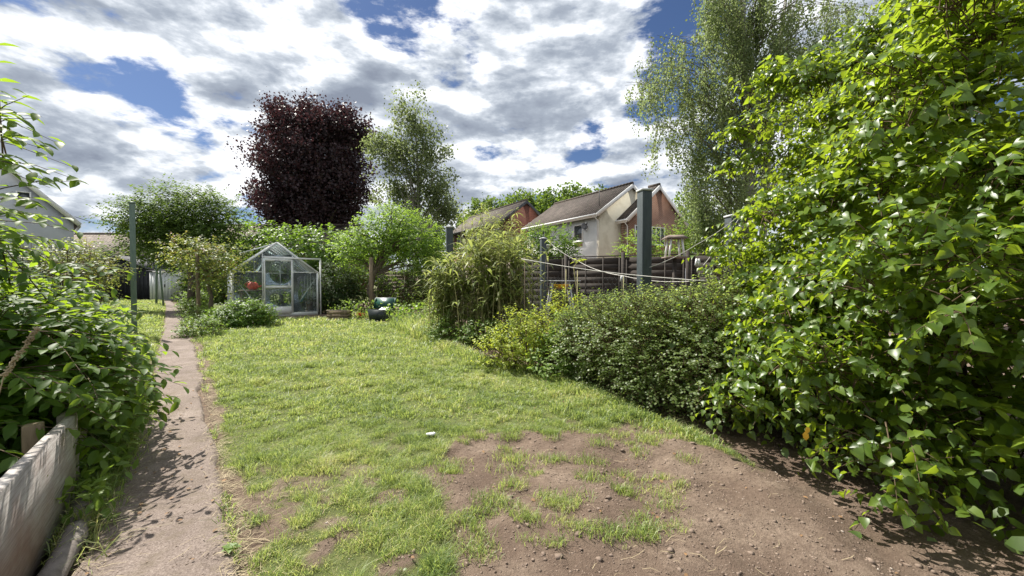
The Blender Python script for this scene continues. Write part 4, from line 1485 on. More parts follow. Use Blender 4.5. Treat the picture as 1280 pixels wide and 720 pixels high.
def weeping_birch():
    d = 13.5
    base = at(935, 350, d)
    t = thing('weeping_birch', 'tall weeping birch with hanging strands rising behind the ivy', 'tree', (base[0], base[1], 0))
    b = V(base[0], base[1], 0)
    top = at(925, -120, d + 0.3)
    mb = MB()
    mb.tube([b, b * 0.7 + top * 0.3 + V(.1, 0, 0), b * 0.35 + top * 0.65 + V(-.1, 0, 0), top], [0.2, 0.16, 0.10, 0.03], 9)
    # second stem
    mb.tube([b + V(0.5, 0.2, 0), b * 0.6 + top * 0.4 + V(.9, .3, 0), top + V(2.0, 0.5, -1)], [0.14, 0.10, 0.03], 8)
    mb.build('trunk', M['birchbark'], t, smooth=True)
    mb = MB()
    P, T = [], []
    ends = [(800, 90), (790, 115), (830, 60), (845, 120), (870, 30), (880, 90), (900, 60), (905, 120), (930, 40), (950, 90), (975, 30), (1000, 60), (1030, 40),
            (870, 150), (890, 190), (930, 160), (960, 150), (865, 210), (855, 235), (900, 230), (930, 215), (905, 20), (950, 5), (880, -20), (920, -40), (1000, 0), (1050, 20),
            (1070, 80), (1000, 120), (820, 150), (860, 265), (880, 260), (910, 270), (985, 60), (855, 180), (840, 90), (880, 5), (900, -10), (960, 200), (1020, 90), (960, -30), (1080, 10)]
    mains = []
    for (px, py) in ends:
        for rep in range(5):
            e = at(px + R.uniform(-12, 12), py + R.uniform(-14, 14), d + R.uniform(-1.3, 1.3))
            f = np.clip((e[2] - 1.5) / 11.5 * 0.8, 0.12, 0.9)
            a = b + (top - b) * f
            L = np.linalg.norm(e - a)
            m1 = a * 0.45 + e * 0.55 + V(0, 0, 0.16 * L)
            mb.tube([a, m1, e], [0.022, 0.011, 0.004], 4, False)
            # hanging strands
            for s in range(9):
                q = R.uniform(0.35, 1.0)
                st = (a * (1 - q) + m1 * q) if R.rand() < 0.25 else (m1 * (1 - q) + e * q)
                st = st + rdir(1)[0] * 0.18
                hl = R.uniform(0.5, 1.7)
                drift = V(R.normal() * 0.12, R.normal() * 0.12, 0)
                if s < 3:
                    mb.tube([st, st + drift * 0.5 + V(0, 0, -hl * 0.5), st + drift + V(0, 0, -hl)], [0.005, 0.004, 0.002], 3, False)
                k = int(hl * 36)
                u = R.rand(k)
                P.append(st + drift * u[:, None] + np.outer(u, V(0, 0, -hl)) + R.normal(size=(k, 3)) * 0.055)
    mb.build('limbs', M['bark'], t)
    P = np.concatenate(P)
    P = P[P[:, 2] > 0.9]
    n = len(P)
    leaves('crown', P, nrm(rdir(n) * 0.8 + V(0, 0, -0.9)), rdir(n), 0.068 * (0.7 + 0.6 * R.rand(n)), T_RHOMBW, M['birch'], t)


weeping_birch()

# ------------------------------------------------------------------ shrubs round the far end
d = 15.8
shrub('dark_conifer', 'dark green rounded conifer right of the greenhouse', 'bush',
      [(at(420, 358, d), (0.72, 0.7, 1.0)), (at(412, 375, d), (0.6, 0.6, 0.6)), (at(433, 372, d), (0.5, 0.6, 0.7))],
      1400, 6, 0.16, 0.06, T_HEX, M['conifer'], upn=0.4, up=0.8)
shrub('laurel_bush', 'bright glossy laurel rising behind the greenhouse roof', 'bush',
      [(at(365, 318, 18.5), (1.5, 1.2, 1.2)), (at(405, 312, 18.5), (1.3, 1.2, 1.0)), (at(335, 325, 19), (1.5, 1.2, 1.5)), (at(385, 350, 18.8), (1.8, 1.2, 1.2)), (at(430, 330, 18.5), (1.0, 1.0, 1.3)), (at(310, 310, 19.0), (1.0, 1.0, 1.2))],
      1500, 7, 0.4, 0.14, T_HEX, M['laurel'])
shrub('leafy_hedge', 'shadowed green hedge closing the end of the path', 'hedge',
      [(at(238, 350, 27.5), (1.2, 1, 2.0)), (at(262, 345, 25), (2.0, 1.2, 2.2)), (at(285, 340, 23), (1.6, 1.2, 2.0))],
      1300, 6, 0.4, 0.15, T_HEX, M['haw'])
shrub('peony_bush', 'low glossy dark bush in front of the greenhouse', 'bush',
      [((gr(298, 410) + V(0, 0.15, 0.28)), (0.55, 0.5, 0.42)), ((gr(318, 408) + V(0, 0.2, 0.25)), (0.4, 0.4, 0.35)), ((gr(272, 412) + V(0, 0.2, 0.2)), (0.45, 0.4, 0.3))],
      620, 6, 0.18, 0.075, T_LONG, M['laurel'], up=1.2)
shrub('border_plants', 'pale low border plants beside the path near thin trunk', 'plant',
      [((gr(248, 420) + V(0.05, 0, 0.15)), (0.4, 0.45, 0.25)), ((gr(250, 405) + V(0, 0, 0.18)), (0.4, 0.5, 0.3)), ((gr(240, 396) + V(0, 0, 0.2)), (0.35, 0.5, 0.35))],
      620, 6, 0.14, 0.05, T_HEX, M['weed'], up=1.0)
shrub('border_clump', 'small green clump beside path before the shed', 'plant',
      [((gr(234, 384) + V(0.3, 0, 0.3)), (0.5, 0.6, 0.45)), ((gr(245, 388) + V(0.1, 0, 0.25)), (0.4, 0.5, 0.35))],
      300, 6, 0.2, 0.08, T_HEX, M['weed'], up=1.0)
shrub('garden_bush', 'loose green bush behind apple tree and wooden post', 'bush',
      [(at(455, 350, 17), (0.9, 0.8, 1.1)), (at(510, 350, 17.5), (1.2, 0.8, 0.9)), (at(545, 335, 17), (1.0, 0.9, 1.3)), (at(575, 330, 16.5), (0.9, 0.9, 1.0))],
      900, 6, 0.35, 0.10, T_HEX, M['haw'])
shrub('round_bush', 'rounded green bush in front of the white house', 'bush',
      [(at(685, 308, 17.5), (1.25, 1.1, 0.95)), (at(665, 315, 17.5), (1.0, 1.0, 0.8)), (at(706, 318, 17.5), (0.6, 0.8, 0.6)), (at(685, 340, 17.5), (1.2, 1.0, 1.0))],
      1500, 6, 0.22, 0.085, T_HEX, M['laurel'])
shrub('pale_bush', 'olive green bush behind the bamboo left of round bush', 'bush',
      [(at(618, 300, 15), (0.7, 0.7, 0.8)), (at(640, 315, 15), (0.8, 0.7, 0.7)), (at(605, 325, 15), (0.9, 0.7, 0.9))],
      600, 6, 0.3, 0.08, T_HEX, M['cane'])
shrub('climber_bush', 'pale green climber spilling over the fence beneath red brick house', 'bush',
      [(at(795, 312, 13.0), (0.65, 0.6, 0.55)), (at(825, 308, 13.2), (0.9, 0.7, 0.6)), (at(865, 300, 13.5), (0.7, 0.7, 0.7)), (at(900, 310, 13.0), (0.9, 0.7, 1.0))],
      900, 6, 0.25, 0.065, T_HEX, M['apple'])
shrub('lavender_bush', 'grey green wispy plant beside the far clothes line post', 'plant',
      [(at(905, 350, 5.3) + V(0, 0, -0.1), (0.25, 0.25, 0.5)), (at(930, 360, 5.3), (0.3, 0.3, 0.6))],
      260, 6, 0.2, 0.03, T_RHOMB, M['birch'], up=2.2)
shrub('reddish_shrub', 'twiggy bronze shrub in front of the white gable at far left', 'shrub',
      [(at(85, 328, 8.0), (0.7, 0.6, 0.4)), (at(118, 338, 8.6), (0.45, 0.6, 0.35)), (at(60, 355, 7.5), (0.9, 0.7, 0.7))],
      700, 6, 0.22, 0.055, T_HEX, M['rosy'])
shrub('garden_hedge', 'green hedge below the long tiled roof behind the black shed', 'hedge',
      [(at(150, 330, 29), (2.0, 1, 1.7)), (at(190, 322, 29), (2.0, 1, 1.8)), (at(110, 335, 29), (2.0, 1, 1.7)), (at(60, 340, 27), (2.5, 1, 2)), (at(215, 330, 29), (1.5, 1, 2))],
      900, 6, 0.45, 0.17, T_HEX, M['haw'])
for i, (px, py, dd, rr) in enumerate(((520, 290, 62, 4.5), (610, 275, 66, 4.5), (655, 262, 70, 4.5), (690, 262, 68, 4.6), (722, 258, 66, 4.6), (745, 262, 64, 4.6), (860, 280, 60, 6), (445, 315, 60, 5), (600, 300, 50, 4))):
    labs = ['distant tree right of the birch behind rooftops', 'distant dark tree behind the left brick roof', 'distant tree above the brick gable of the left house', 'distant bright tree behind left part of tiled roof',
            'distant tree topping the middle of the white house roof', 'distant tree above ridge of the white house', 'distant tree behind the red brick house', 'distant tree below the beech and birch', 'low distant tree behind the bamboo']
    c = at(px, py, dd)
    far_tree('distant_tree', labs[i], c, 0, (0, 0, c[2]), 0.3, [(c, (rr * 0.8, 3, rr * 0.75)), (c + V(rr * 0.5, 0, -rr * 0.4), (rr * 0.6, 3, rr * 0.7)), (c + V(-rr * 0.5, 0, -rr * 0.3), (rr * 0.6, 3, rr * 0.6))],
             260, 30, 0.5, 0.40, M['haw'] if i == 1 else M['far'], depth=0.6, limbs=3, group='trees far behind the houses')


# ------------------------------------------------------------------ greenhouse
def greenhouse():
    A = V(-9.40, 13.45, 0)                 # front left corner
    u = nrm(V(2.10, 1.60, 0))              # along the front
    w = nrm(np.cross(UP, u))               # into the house
    W, L, ze, zr = 2.62, 3.1, 1.56, 2.62
    t = thing('greenhouse', 'aluminium framed glass greenhouse with pitched roof by the lawn', 'greenhouse', A + u * W / 2 + w * L / 2)

    def q(a, b, z):
        return A + u * a + w * b + V(0, 0, z)

    def bar(name, p1, p2, th=0.035, th2=None, m='alu'):
        mb = MB()
        mb.bar(p1, p2, th, th2)
        return mb.build(name, M[m], t)

    def zroof(a):
        return ze + (zr - ze) * (1 - abs(a - W / 2) / (W / 2))
    # base rails
    for p1, p2 in ((q(0, 0, 0.06), q(W, 0, 0.06)), (q(0, L, 0.06), q(W, L, 0.06)), (q(0, 0.05, 0.06), q(0, L - .05, 0.06)), (q(W, 0.05, 0.06), q(W, L - .05, 0.06))):
        bar('base_rail', p1, p2, 0.05, 0.12)
    for b in (0, L):
        for a in (0, W):
            bar('corner_post', q(a, b, 0.1), q(a, b, ze), 0.055)
        bar('gable_rafter', q(-0.03, b, ze), q(W / 2 - 0.01, b, zr), 0.05, 0.06)
        bar('gable_rafter', q(W + 0.03, b, ze), q(W / 2 + 0.01, b, zr), 0.05, 0.06)
    bar('gable_tie', q(0.03, 0.0, ze + 0.02), q(0.84, 0.0, ze + 0.02), 0.03)
    bar('gable_tie', q(1.83, 0.0, ze + 0.02), q(W - .03, 0.0, ze + 0.02), 0.03)
    bar('gable_tie', q(0.03, L, ze + 0.02), q(W - .03, L, ze + 0.02), 0.03)
    bar('ridge_bar', q(W / 2, 0.03, zr), q(W / 2, L - .03, zr), 0.05)
    for a in (0, W):
        bar('eave_gutter', q(a, 0.04, ze), q(a, L - .04, ze), 0.07, 0.05)
    # glazing bars
    for a in (0.87, 1.80):
        bar('glazing_bar', q(a, 0, 0.12), q(a, 0, zroof(a) - 0.04), 0.035)
        bar('glazing_bar', q(a, L, 0.12), q(a, L, zroof(a) - 0.04), 0.03)
    for k in range(1, 5):
        b = L * k / 5
        for a in (0, W):
            bar('glazing_bar', q(a, b, 0.12), q(a, b, ze), 0.03)
            bar('roof_bar', q(a, b, ze), q(W / 2, b, zr - 0.02), 0.03)
    # diagonal braces
    bar('brace', q(0.06, 0.03, 1.35), q(0.75, 0.03, 0.35), 0.03)
    bar('brace', q(W - 0.06, 0.03, 1.35), q(1.75, 0.03, 0.10), 0.03)
    bar('brace', q(0.1, L - .03, 1.4), q(0.8, L - .03, 0.3), 0.03)
    bar('brace', q(W - .03, 0.2, 1.4), q(W - .03, 1.1, 0.3), 0.03)
    # door rail running out past the corner, and the post that carries it
    bar('door_rail', q(0.9, -0.035, 2.08), q(W + 0.12, -0.035, 2.08), 0.04, 0.06, 'white_paint')
    bar('door_rail_post', q(W + 0.10, -0.035, 0.0), q(W + 0.10, -0.035, 2.05), 0.04, None, 'white_paint')
    bar('gable_tie', q(0.84, 0.0, 2.12), q(1.83, 0.0, 2.12), 0.03)
    # sliding door
    dr = MB()
    dr.bar(q(0.92, -0.07, 0.12), q(0.92, -0.07, 2.02), 0.035)
    dr.bar(q(1.76, -0.07, 0.12), q(1.76, -0.07, 2.02), 0.035)
    dr.bar(q(0.94, -0.07, 2.0), q(1.74, -0.07, 2.0), 0.035, 0.07)
    dr.bar(q(0.94, -0.07, 1.05), q(1.74, -0.07, 1.05), 0.035, 0.10)
    dr.bar(q(0.94, -0.07, 0.22), q(1.74, -0.07, 0.22), 0.035, 0.26)
    door = dr.build('sliding_door', M['white_paint'], t)
    mb = MB()
    mb.bar(q(1.22, -0.095, 1.97), q(1.40, -0.095, 1.97), 0.012, 0.035)
    mb.build('badge', M['dark_metal'], door)
    mb = MB()
    mb.bar(q(1.66, -0.10, 1.0), q(1.66, -0.10, 1.2), 0.03)
    mb.build('handle', M['white_paint'], door)

    def pane(pts, parent=t):
        n = len(pts)
        nn = nrm(np.cross(pts[1] - pts[0], pts[2] - pts[0])) * 0.002
        mb = MB()
        mb.add([p - nn for p in pts] + [p + nn for p in pts], [tuple(range(n))[::-1], tuple(range(n, 2 * n))] + [(i, (i + 1) % n, n + (i + 1) % n, n + i) for i in range(n)])
        mb.build('pane', M['glass'], parent)
    for a0, a1 in ((0.03, 0.85), (1.82, W - .03)):
        for b in (0.0, L):
            pane([q(a0, b, 0.13), q(a1, b, 0.13), q(a1, b, ze), q(a0, b, ze)])
            pane([q(a0, b, ze + .04), q(a1, b, ze + .04), q(a1, b, zroof(a1) - .05), q(a0, b, max(ze + .05, zroof(a0) - .04))])
    pane([q(0.89, 0, 2.14), q(1.78, 0, 2.14), q(1.78, 0, zroof(1.78) - .03), q(W / 2, 0, zr - .04), q(0.89, 0, zroof(.89) - .03)])
    pane([q(0.89, L, 0.13), q(1.78, L, 0.13), q(1.78, L, zroof(1.78) - .03), q(W / 2, L, zr - .04), q(0.89, L, zroof(.89) - .03)])
    pane([q(0.94, -0.07, 0.36), q(1.74, -0.07, 0.36), q(1.74, -0.07, 0.98), q(0.94, -0.07, 0.98)], door)
    pane([q(0.94, -0.07, 1.12), q(1.74, -0.07, 1.12), q(1.74, -0.07, 1.96), q(0.94, -0.07, 1.96)], door)
    for k in range(5):
        b0, b1 = L * k / 5 + 0.02, L * (k + 1) / 5 - 0.02
        for a in (0, W):
            pane([q(a, b0, 0.13), q(a, b1, 0.13), q(a, b1, ze - .03), q(a, b0, ze - .03)])
            s = 1 if a == 0 else -1
            if not (a == 0 and k == 1):
                pane([q(a + s * .05, b0, ze + .045), q(a + s * .05, b1, ze + .045), q(W / 2 - s * .03, b1, zr - .02), q(W / 2 - s * .03, b0, zr - .02)])
    # roof vent propped open on the left slope
    vb = MB()
    p1, p2 = q(W / 2 - 0.05, L * .2 + .02, zr + .0), q(W / 2 - 0.05, L * .4 - .02, zr + .0)
    e1, e2 = q(W / 2 - 1.02, L * .2 + .02, zr - .36), q(W / 2 - 1.02, L * .4 - .02, zr - .36)
    for a_, b_ in ((p1, p2), (e1, e2), (p1, e1), (p2, e2)):
        vb.bar(a_, b_, 0.03)
    v = vb.build('roof_vent', M['alu'], t)
    pane([p1, p2, e2, e1], v)
    # things kept inside, each on its own
    st = thing('staging_bench', 'slatted bench inside the greenhouse along its back', 'bench', q(W / 2, L - .5, 0))
    mb = MB()
    for i in range(6):
        mb.bar(q(0.25, L - .8 + i * .12, 0.75), q(W - .25, L - .8 + i * .12, 0.75), 0.09, 0.02)
    mb.build('bench_top', M['grey_wood'], st)
    for a in (0.3, W - .3):
        for b in (L - .8, L - .25):
            mb = MB()
            mb.bar(q(a, b, 0), q(a, b, 0.74), 0.04)
            mb.build('leg', M['alu'], st)
    rd = thing('red_watering_can', 'round red watering can on a stand inside the greenhouse left', 'watering can', q(0.62, 0.55, 0.95))
    mb = MB()
    mb.lathe(q(0.62, 0.55, 0.95), [(0.10, 0), (0.15, 0.05), (0.17, 0.14), (0.15, 0.22), (0.08, 0.27)], 14)
    mb.build('body', M['red'], rd, smooth=True)
    mb = MB()
    mb.tube([q(0.72, 0.55, 1.02), q(0.86, 0.5, 1.08), q(0.98, 0.46, 1.2)], [0.03, 0.02, 0.018], 7)
    mb.build('spout', M['red'], rd)
    mb = MB()
    mb.tube([q(0.47, 0.55, 1.02), q(0.38, 0.58, 1.14), q(0.5, 0.56, 1.24), q(0.62, .55, 1.22)], 0.012, 6)
    mb.build('handle', M['red'], rd)
    stn = thing('plant_stand', 'small wooden stand holding a red can in greenhouse', 'stand', q(0.6, .55, 0))
    mb = MB()
    mb.box(q(0.6, .6, 0.925), u * 0.4, w * 0.3, V(0, 0, 0.02))
    mb.build('stand_top', M['grey_wood'], stn)
    for a in (0.27, 0.93):
        for b in (.35, .85):
            mb = MB()
            mb.bar(q(a, b, 0), q(a, b, 0.90), 0.035)
            mb.build('leg', M['grey_wood'], stn)
    nb = thing('nest_box', 'small wooden bird box inside the greenhouse front corner', 'bird box', q(2.42, .35, 0.0))
    mb = MB()
    mb.box(q(2.40, .35, 0.28), u * .09, w * .08, V(0, 0, 0.12))
    mb.build('box', M['post_wood'], nb)
    mb = MB()
    mb.bar(q(2.28, .35, .42), q(2.40, .35, .50), 0.22, 0.015)
    mb.bar(q(2.52, .35, .42), q(2.40, .35, .50), 0.22, 0.015)
    mb.build('roof', M['grey_wood'], nb)
    mb = MB()
    mb.box(q(2.40, .35, 0.08), u * .12, w * .12, V(0, 0, 0.08))
    mb.build('plinth', M['stone'], nb)
    tl = thing('teal_tray', 'teal plastic tray leaning inside the greenhouse right side', 'tray', q(2.25, .9, 0.3))
    mb = MB()
    mb.bar(q(2.2, .9, .45), q(2.42, .9, .85), 0.25, 0.03)
    mb.build('tray', M['teal'], tl)
    labs = ['terracotta pot at left on the greenhouse bench', 'terracotta pot in the middle of the greenhouse bench', 'terracotta pot at right on the greenhouse bench']
    for i, (a, b, z) in enumerate(((0.6, L - .5, .76), (1.3, L - .55, .76), (1.95, L - .45, .76))):
        pt = thing('plant_pot', labs[i], 'plant pot', q(a, b, z), 'pots on the greenhouse bench')
        mb = MB()
        mb.lathe(q(a, b, z), [(0.09, 0), (0.13, 0.22), (0.145, 0.22), (0.145, 0.26), (0.12, 0.26), (0.11, 0.22)], 12)
        mb.build('pot', M['terracotta'], pt)
        n = 60
        P = q(a, b, z + .28) + R.normal(size=(n, 3)) * V(.1, .1, .14) + V(0, 0, .1)
        leaves('plant', P, nrm(rdir(n) + UP * .3), nrm(rdir(n) + UP), 0.11 * (0.6 + .8 * R.rand(n)), T_HEX, M['laurel'], pt)
    # tomato plants
    for i, (a, b, lb) in enumerate(((1.15, 1.6, 'leafy plant growing tall inside the greenhouse behind the door'), (0.55, 1.7, 'leafy plant inside the greenhouse behind the red can'), (2.1, 1.7, 'leafy plant inside the greenhouse behind the teal tray'))):
        pt = thing('tomato_plant', lb, 'plant', q(a, b, 0), 'plants growing inside the greenhouse')
        mb = MB()
        mb.tube([q(a, b, 0), q(a + .04, b, .7), q(a, b, 1.4)], [.012, .01, .006], 5)
        mb.build('stem', M['canestem'], pt)
        n = 420
        P = q(a, b, .8) + R.normal(size=(n, 3)) * V(.2, .2, .38)
        P = P[P[:, 2] > .05]
        n = len(P)
        leaves('leaves', P, nrm(rdir(n) + V(0, 0, -.3)), nrm(rdir(n) + UP), 0.10 * (0.6 + .8 * R.rand(n)), T_HEX, M['apple'], pt)


greenhouse()


# ------------------------------------------------------------------ posts, lines
def sq_post(name, label, base, h, w, mat, capm, cat='post', group=None, turn=0.0, cap=True):
    t = thing(name, label, cat, (base[0], base[1], 0), group)
    u = V(math.cos(turn), math.sin(turn), 0) * w / 2
    v = V(-math.sin(turn), math.cos(turn), 0) * w / 2
    mb = MB()
    mb.box(V(base[0], base[1], h / 2 - 0.05), u, v, V(0, 0, h / 2 + 0.05))
    mb.build('shaft', mat, t, bevel=0.008)
    if cap:
        mb = MB()
        c = V(base[0], base[1], h)
        u2, v2 = u * 1.14, v * 1.14
        z0, z1, z2 = V(0, 0, 0.002), V(0, 0, 0.03), V(0, 0, 0.055)
        P = [c + a * u2 + b * v2 + z0 for a, b in ((-1, -1), (1, -1), (1, 1), (-1, 1))] + [c + a * u2 + b * v2 + z1 for a, b in ((-1, -1), (1, -1), (1, 1), (-1, 1))] + [c + z2]
        mb.add(P, [(3, 2, 1, 0)] + [(i, (i + 1) % 4, 4 + (i + 1) % 4, 4 + i) for i in range(4)] + [(4 + i, 4 + (i + 1) % 4, 8) for i in range(4)])
        mb.build('cap', capm, t)
    return t


grp = 'grey square posts along the right boundary'
for (px, py, dd, lab) in ((805, 240, 6.1, 'tallest dark grey square post standing before the red brick house'),
                          (679, 299, 12.1, 'small grey square post in front of the round bush'),
                          (562, 285, 9.6, 'grey square post above the reeds right of the apple tree'),
                          (914, 272, 6.9, 'grey square post partly hidden by the ivy edge')):
    p = at(px, py, dd)
    turn = math.radians(14)
    sq_post('boundary_post', lab, p, p[2], 0.16, M['post_paint'], M['post_cap'], group=grp, turn=turn)
# green pole beside the path
p = at(167, 255, 9.55)
sq_post('clothes_pole', 'tall sage green square pole left of the path', p, p[2], 0.10, M['pole_green'], M['pole_green'], cat='pole', turn=0.66)


def round_pole(name, label, a, b, r, mat, group=None, head=False, cat='pole'):
    t = thing(name, label, cat, (a[0], a[1], 0), group)
    mb = MB()
    mb.tube([a, (a + b) / 2, b], r, 8)
    mb.build('shaft', mat, t, smooth=True)
    if head:
        mb = MB()
        mb.bar(b + V(-.22, 0, 0.02), b + V(.22, 0, 0.02), 0.04)
        mb.build('crossbar', M['pole_green'], t)
        for s in (-.2, 0, .2):
            mb = MB()
            mb.tube([b + V(s, 0, .04), b + V(s, 0, .11)], .012, 5)
            mb.build('hook', M['dark_metal'], t)
    return t


b0 = gr(195, 381)
round_pole('washing_line_pole', 'thin green pole with crossbar head before white cabinet', b0, at(197, 305, b0[1]), 0.05, M['pole_green'], head=True)
b0 = gr(204, 383)
round_pole('leaning_pole', 'thin green prop leaning beside the crossbar pole', b0, at(199, 322, b0[1]), 0.04, M['pole_green'])
b0 = gr(464, 395)
round_pole('wooden_post', 'weathered round wooden post left of the apple trunk', b0, at(464, 322, b0[1]), 0.07, M['post_wood'], cat='post')
b0 = gr(248, 402)
round_pole('tree_stake', 'upright wooden stake supporting small tree by the path', b0, at(247, 318, b0[1]), 0.055, M['post_wood'], cat='stake')
b0 = V(at(617, 350, 8.95)[0], 8.95, 0)
sq_post('fence_stub', 'short pale wooden post among the canes', b0, at(617, 308, 8.95)[2], 0.12, M['post_wood'], M['post_wood'], turn=0.5, cap=False)
b0 = at(905, 350, 9.0)


def rope(name, label, pts, r, mat, cat='line', sag=0.0, group=None):
    t = None
    P = []
    for i in range(len(pts) - 1):
        a, b = np.asarray(pts[i]), np.asarray(pts[i + 1])
        for s in np.linspace(0, 1, 9)[(1 if i else 0):]:
            P.append(a + (b - a) * s - V(0, 0, 4 * s * (1 - s) * sag))
    mb = MB()
    mb.tube(P, r, 5)
    o = mb.build(name, mat)
    tagtop(o, label, cat, group)
    return P


top1 = at(805, 243, 6.1)
top2 = at(681, 300, 12.1)
top4 = at(914, 274, 6.9)
rope('washing_line', 'sagging white line from small grey post toward tall post foot', [top2 + V(.05, -.08, 0), at(722, 326, 10.5), at(780, 345, 7.0), at(880, 350, 5.8)], 0.006, M['rope'], sag=0.06)
rope('washing_line', 'pale line rising right from tall post to the ivy', [at(812, 334, 6.0), at(870, 306, 6.2), at(925, 268, 6.3)], 0.005, M['rope'], sag=0.03)
rope('washing_line', 'short pale line hanging at the ivy edge with white peg', [at(925, 270, 6.2), at(893, 312, 6.0), at(872, 338, 5.9)], 0.005, M['rope'], sag=0.03)
rope('telephone_cable', 'thin black cable slung from white gable toward the trees', [at(95, 271, 23.2), at(125, 280, 24), at(160, 283, 25), at(215, 283, 27)], 0.018, M['cable'], 'cable', sag=0.02)
for (px, py, dd, c, lab) in ((778, 347, 6.9, 'post_cap', 'pale green peg clipped on the sagging washing line'), (872, 326, 5.95, 'paper', 'white peg hanging on short line by ivy')):
    p = at(px, py, dd)
    t = thing('clothes_peg', lab, 'peg', p, 'pegs on the washing lines')
    for s in (-1, 1):
        mb = MB()
        mb.bar(p + V(s * 0.012, 0, 0.03), p + V(s * 0.028, 0, -0.07), 0.02, 0.03)
        mb.build('prong', M[c], t)


# wire netting fence -------------------------------------------------
def netting():
    a = at(652, 350, 7.6)
    b = at(890, 350, 5.3)
    a[2] = b[2] = 0
    za, zb = 1.70, 1.28
    t = thing('wire_netting_fence', 'sagging chicken wire fence on thin canes behind the hedge', 'fence', (a + b) / 2)
    u = b - a
    Ln = np.linalg.norm(u)
    u = u / Ln

    def top(s):
        return za + (zb - za) * s - 0.05 * math.sin(s * math.pi)
    mb = MB()
    mb.tube([a + u * Ln * s + V(0, 0, top(s)) for s in np.linspace(0, 1, 12)], 0.006, 5)
    mb.build('top_rail', M['rope'], t)
    mb = MB()
    cell = 0.085
    nrm_ = nrm(np.cross(u, UP))
    nx = int(Ln / cell)
    for i in range(nx):
        for j in range(18):
            zt = j * cell * 0.9
            x0 = i * cell + (cell / 2 if j % 2 else 0)
            if zt + cell > top(min(1, x0 / Ln)) or zt < 0.5:
                continue
            p = a + u * x0 + V(0, 0, zt) + nrm_ * 0.02 * math.sin(i * .7 + j)
            p1 = p + u * cell / 2 + V(0, 0, cell * 0.45)
            p2 = p + V(0, 0, cell * .45) - V(0, 0, 0)
            q = p + u * cell / 2 + V(0, 0, cell * .9)
            r = p - u * 0 + V(0, 0, 0)
            for e, f in ((p, p1), (p1, p + u * cell)):
                mb.tube([e, f], 0.0022, 3, False)
            mb.tube([p1, p1 + V(0, 0, cell * 0.45)], 0.0022, 3, False)
    mb.build('wire_mesh', M['wire'], t, 'stuff')
    for s in (0.02, 0.30, 0.37, 0.62, 0.98):
        mb = MB()
        p = a + u * Ln * s
        mb.tube([p, p + V(0.01, 0, top(s) + R.uniform(-0.1, 0.08))], 0.008, 6)
        mb.build('cane', M['canestem'] if s not in (0.02, 0.98) else M['post_wood'], t)


netting()


# dark panel fence -------------------------------------------------
def panel_fence(label, a, b, h, npan, mat, group=None, boards=12, z0=0.0, h2=None):
    t = thing('panel_fence', label, 'fence', (a + b) / 2, group)
    u = b - a
    Ln = np.linalg.norm(u)
    u /= Ln
    nn = nrm(np.cross(u, UP))
    pw = Ln / npan
    for i in range(npan + 1):
        mb = MB()
        hh = h + 0.10
        mb.box(a + u * pw * i + V(0, 0, hh / 2), u * .05, nn * .05, V(0, 0, hh / 2))
        mb.build('post', mat, t)
    for i in range(npan):
        p = a + u * pw * i
        for k in range(boards):
            s0 = 0.06
            z = z0 + 0.06 + (h - 0.12 - z0) * (k + 0.5) / boards
            bh = (h - 0.12 - z0) / boards
            mb = MB()
            c = p + u * pw / 2 + V(0, 0, z)
            tilt = V(0, 0, bh * 0.56) + nn * 0.008
            mb.box(c + nn * 0.004 * R.normal(), u * (pw / 2 - 0.055), nn * 0.006, tilt)
            mb.build('board', mat, t)
        mb = MB()
        mb.bar(p + u * .055 + V(0, 0, h), p + u * (pw - .055) + V(0, 0, h), 0.06, 0.03)
        mb.build('cap_rail', mat, t)
        for s in (0.02, 0.35, 0.68, 0.98):
            mb = MB()
            c = p + u * (0.06 + (pw - .12) * s) - nn * 0.03
            for sgn in (1, -1):
                pass
            mb.box(p + u * (0.07 + (pw - .14) * s) + nn * 0.028 + V(0, 0, (h + z0) / 2), u * .02, nn * .012, V(0, 0, (h - z0) / 2 - .03))
            mb.build('batten', mat, t)


panel_fence('long dark brown panel fence below the white and brick houses', V(0.1, 13.0, 0), V(7.9, 9.5, 0), 2.0, 5, M['dark_fence'], boards=10)
panel_fence('lighter weathered fence panel just left of the dark fence', V(-1.9, 13.8, 0), V(-0.05, 13.1, 0), 1.85, 1, M['grey_wood'], boards=10)
panel_fence('brown woven fence behind the apple tree', V(-6.2, 18.6, 0), V(-2.2, 17.5, 0), 1.75, 2, M['grey_wood'], boards=10)


# ------------------------------------------------------------------ houses
E1 = nrm(V(1, 0.6, 0))
E2 = nrm(V(-0.6, 1, 0))


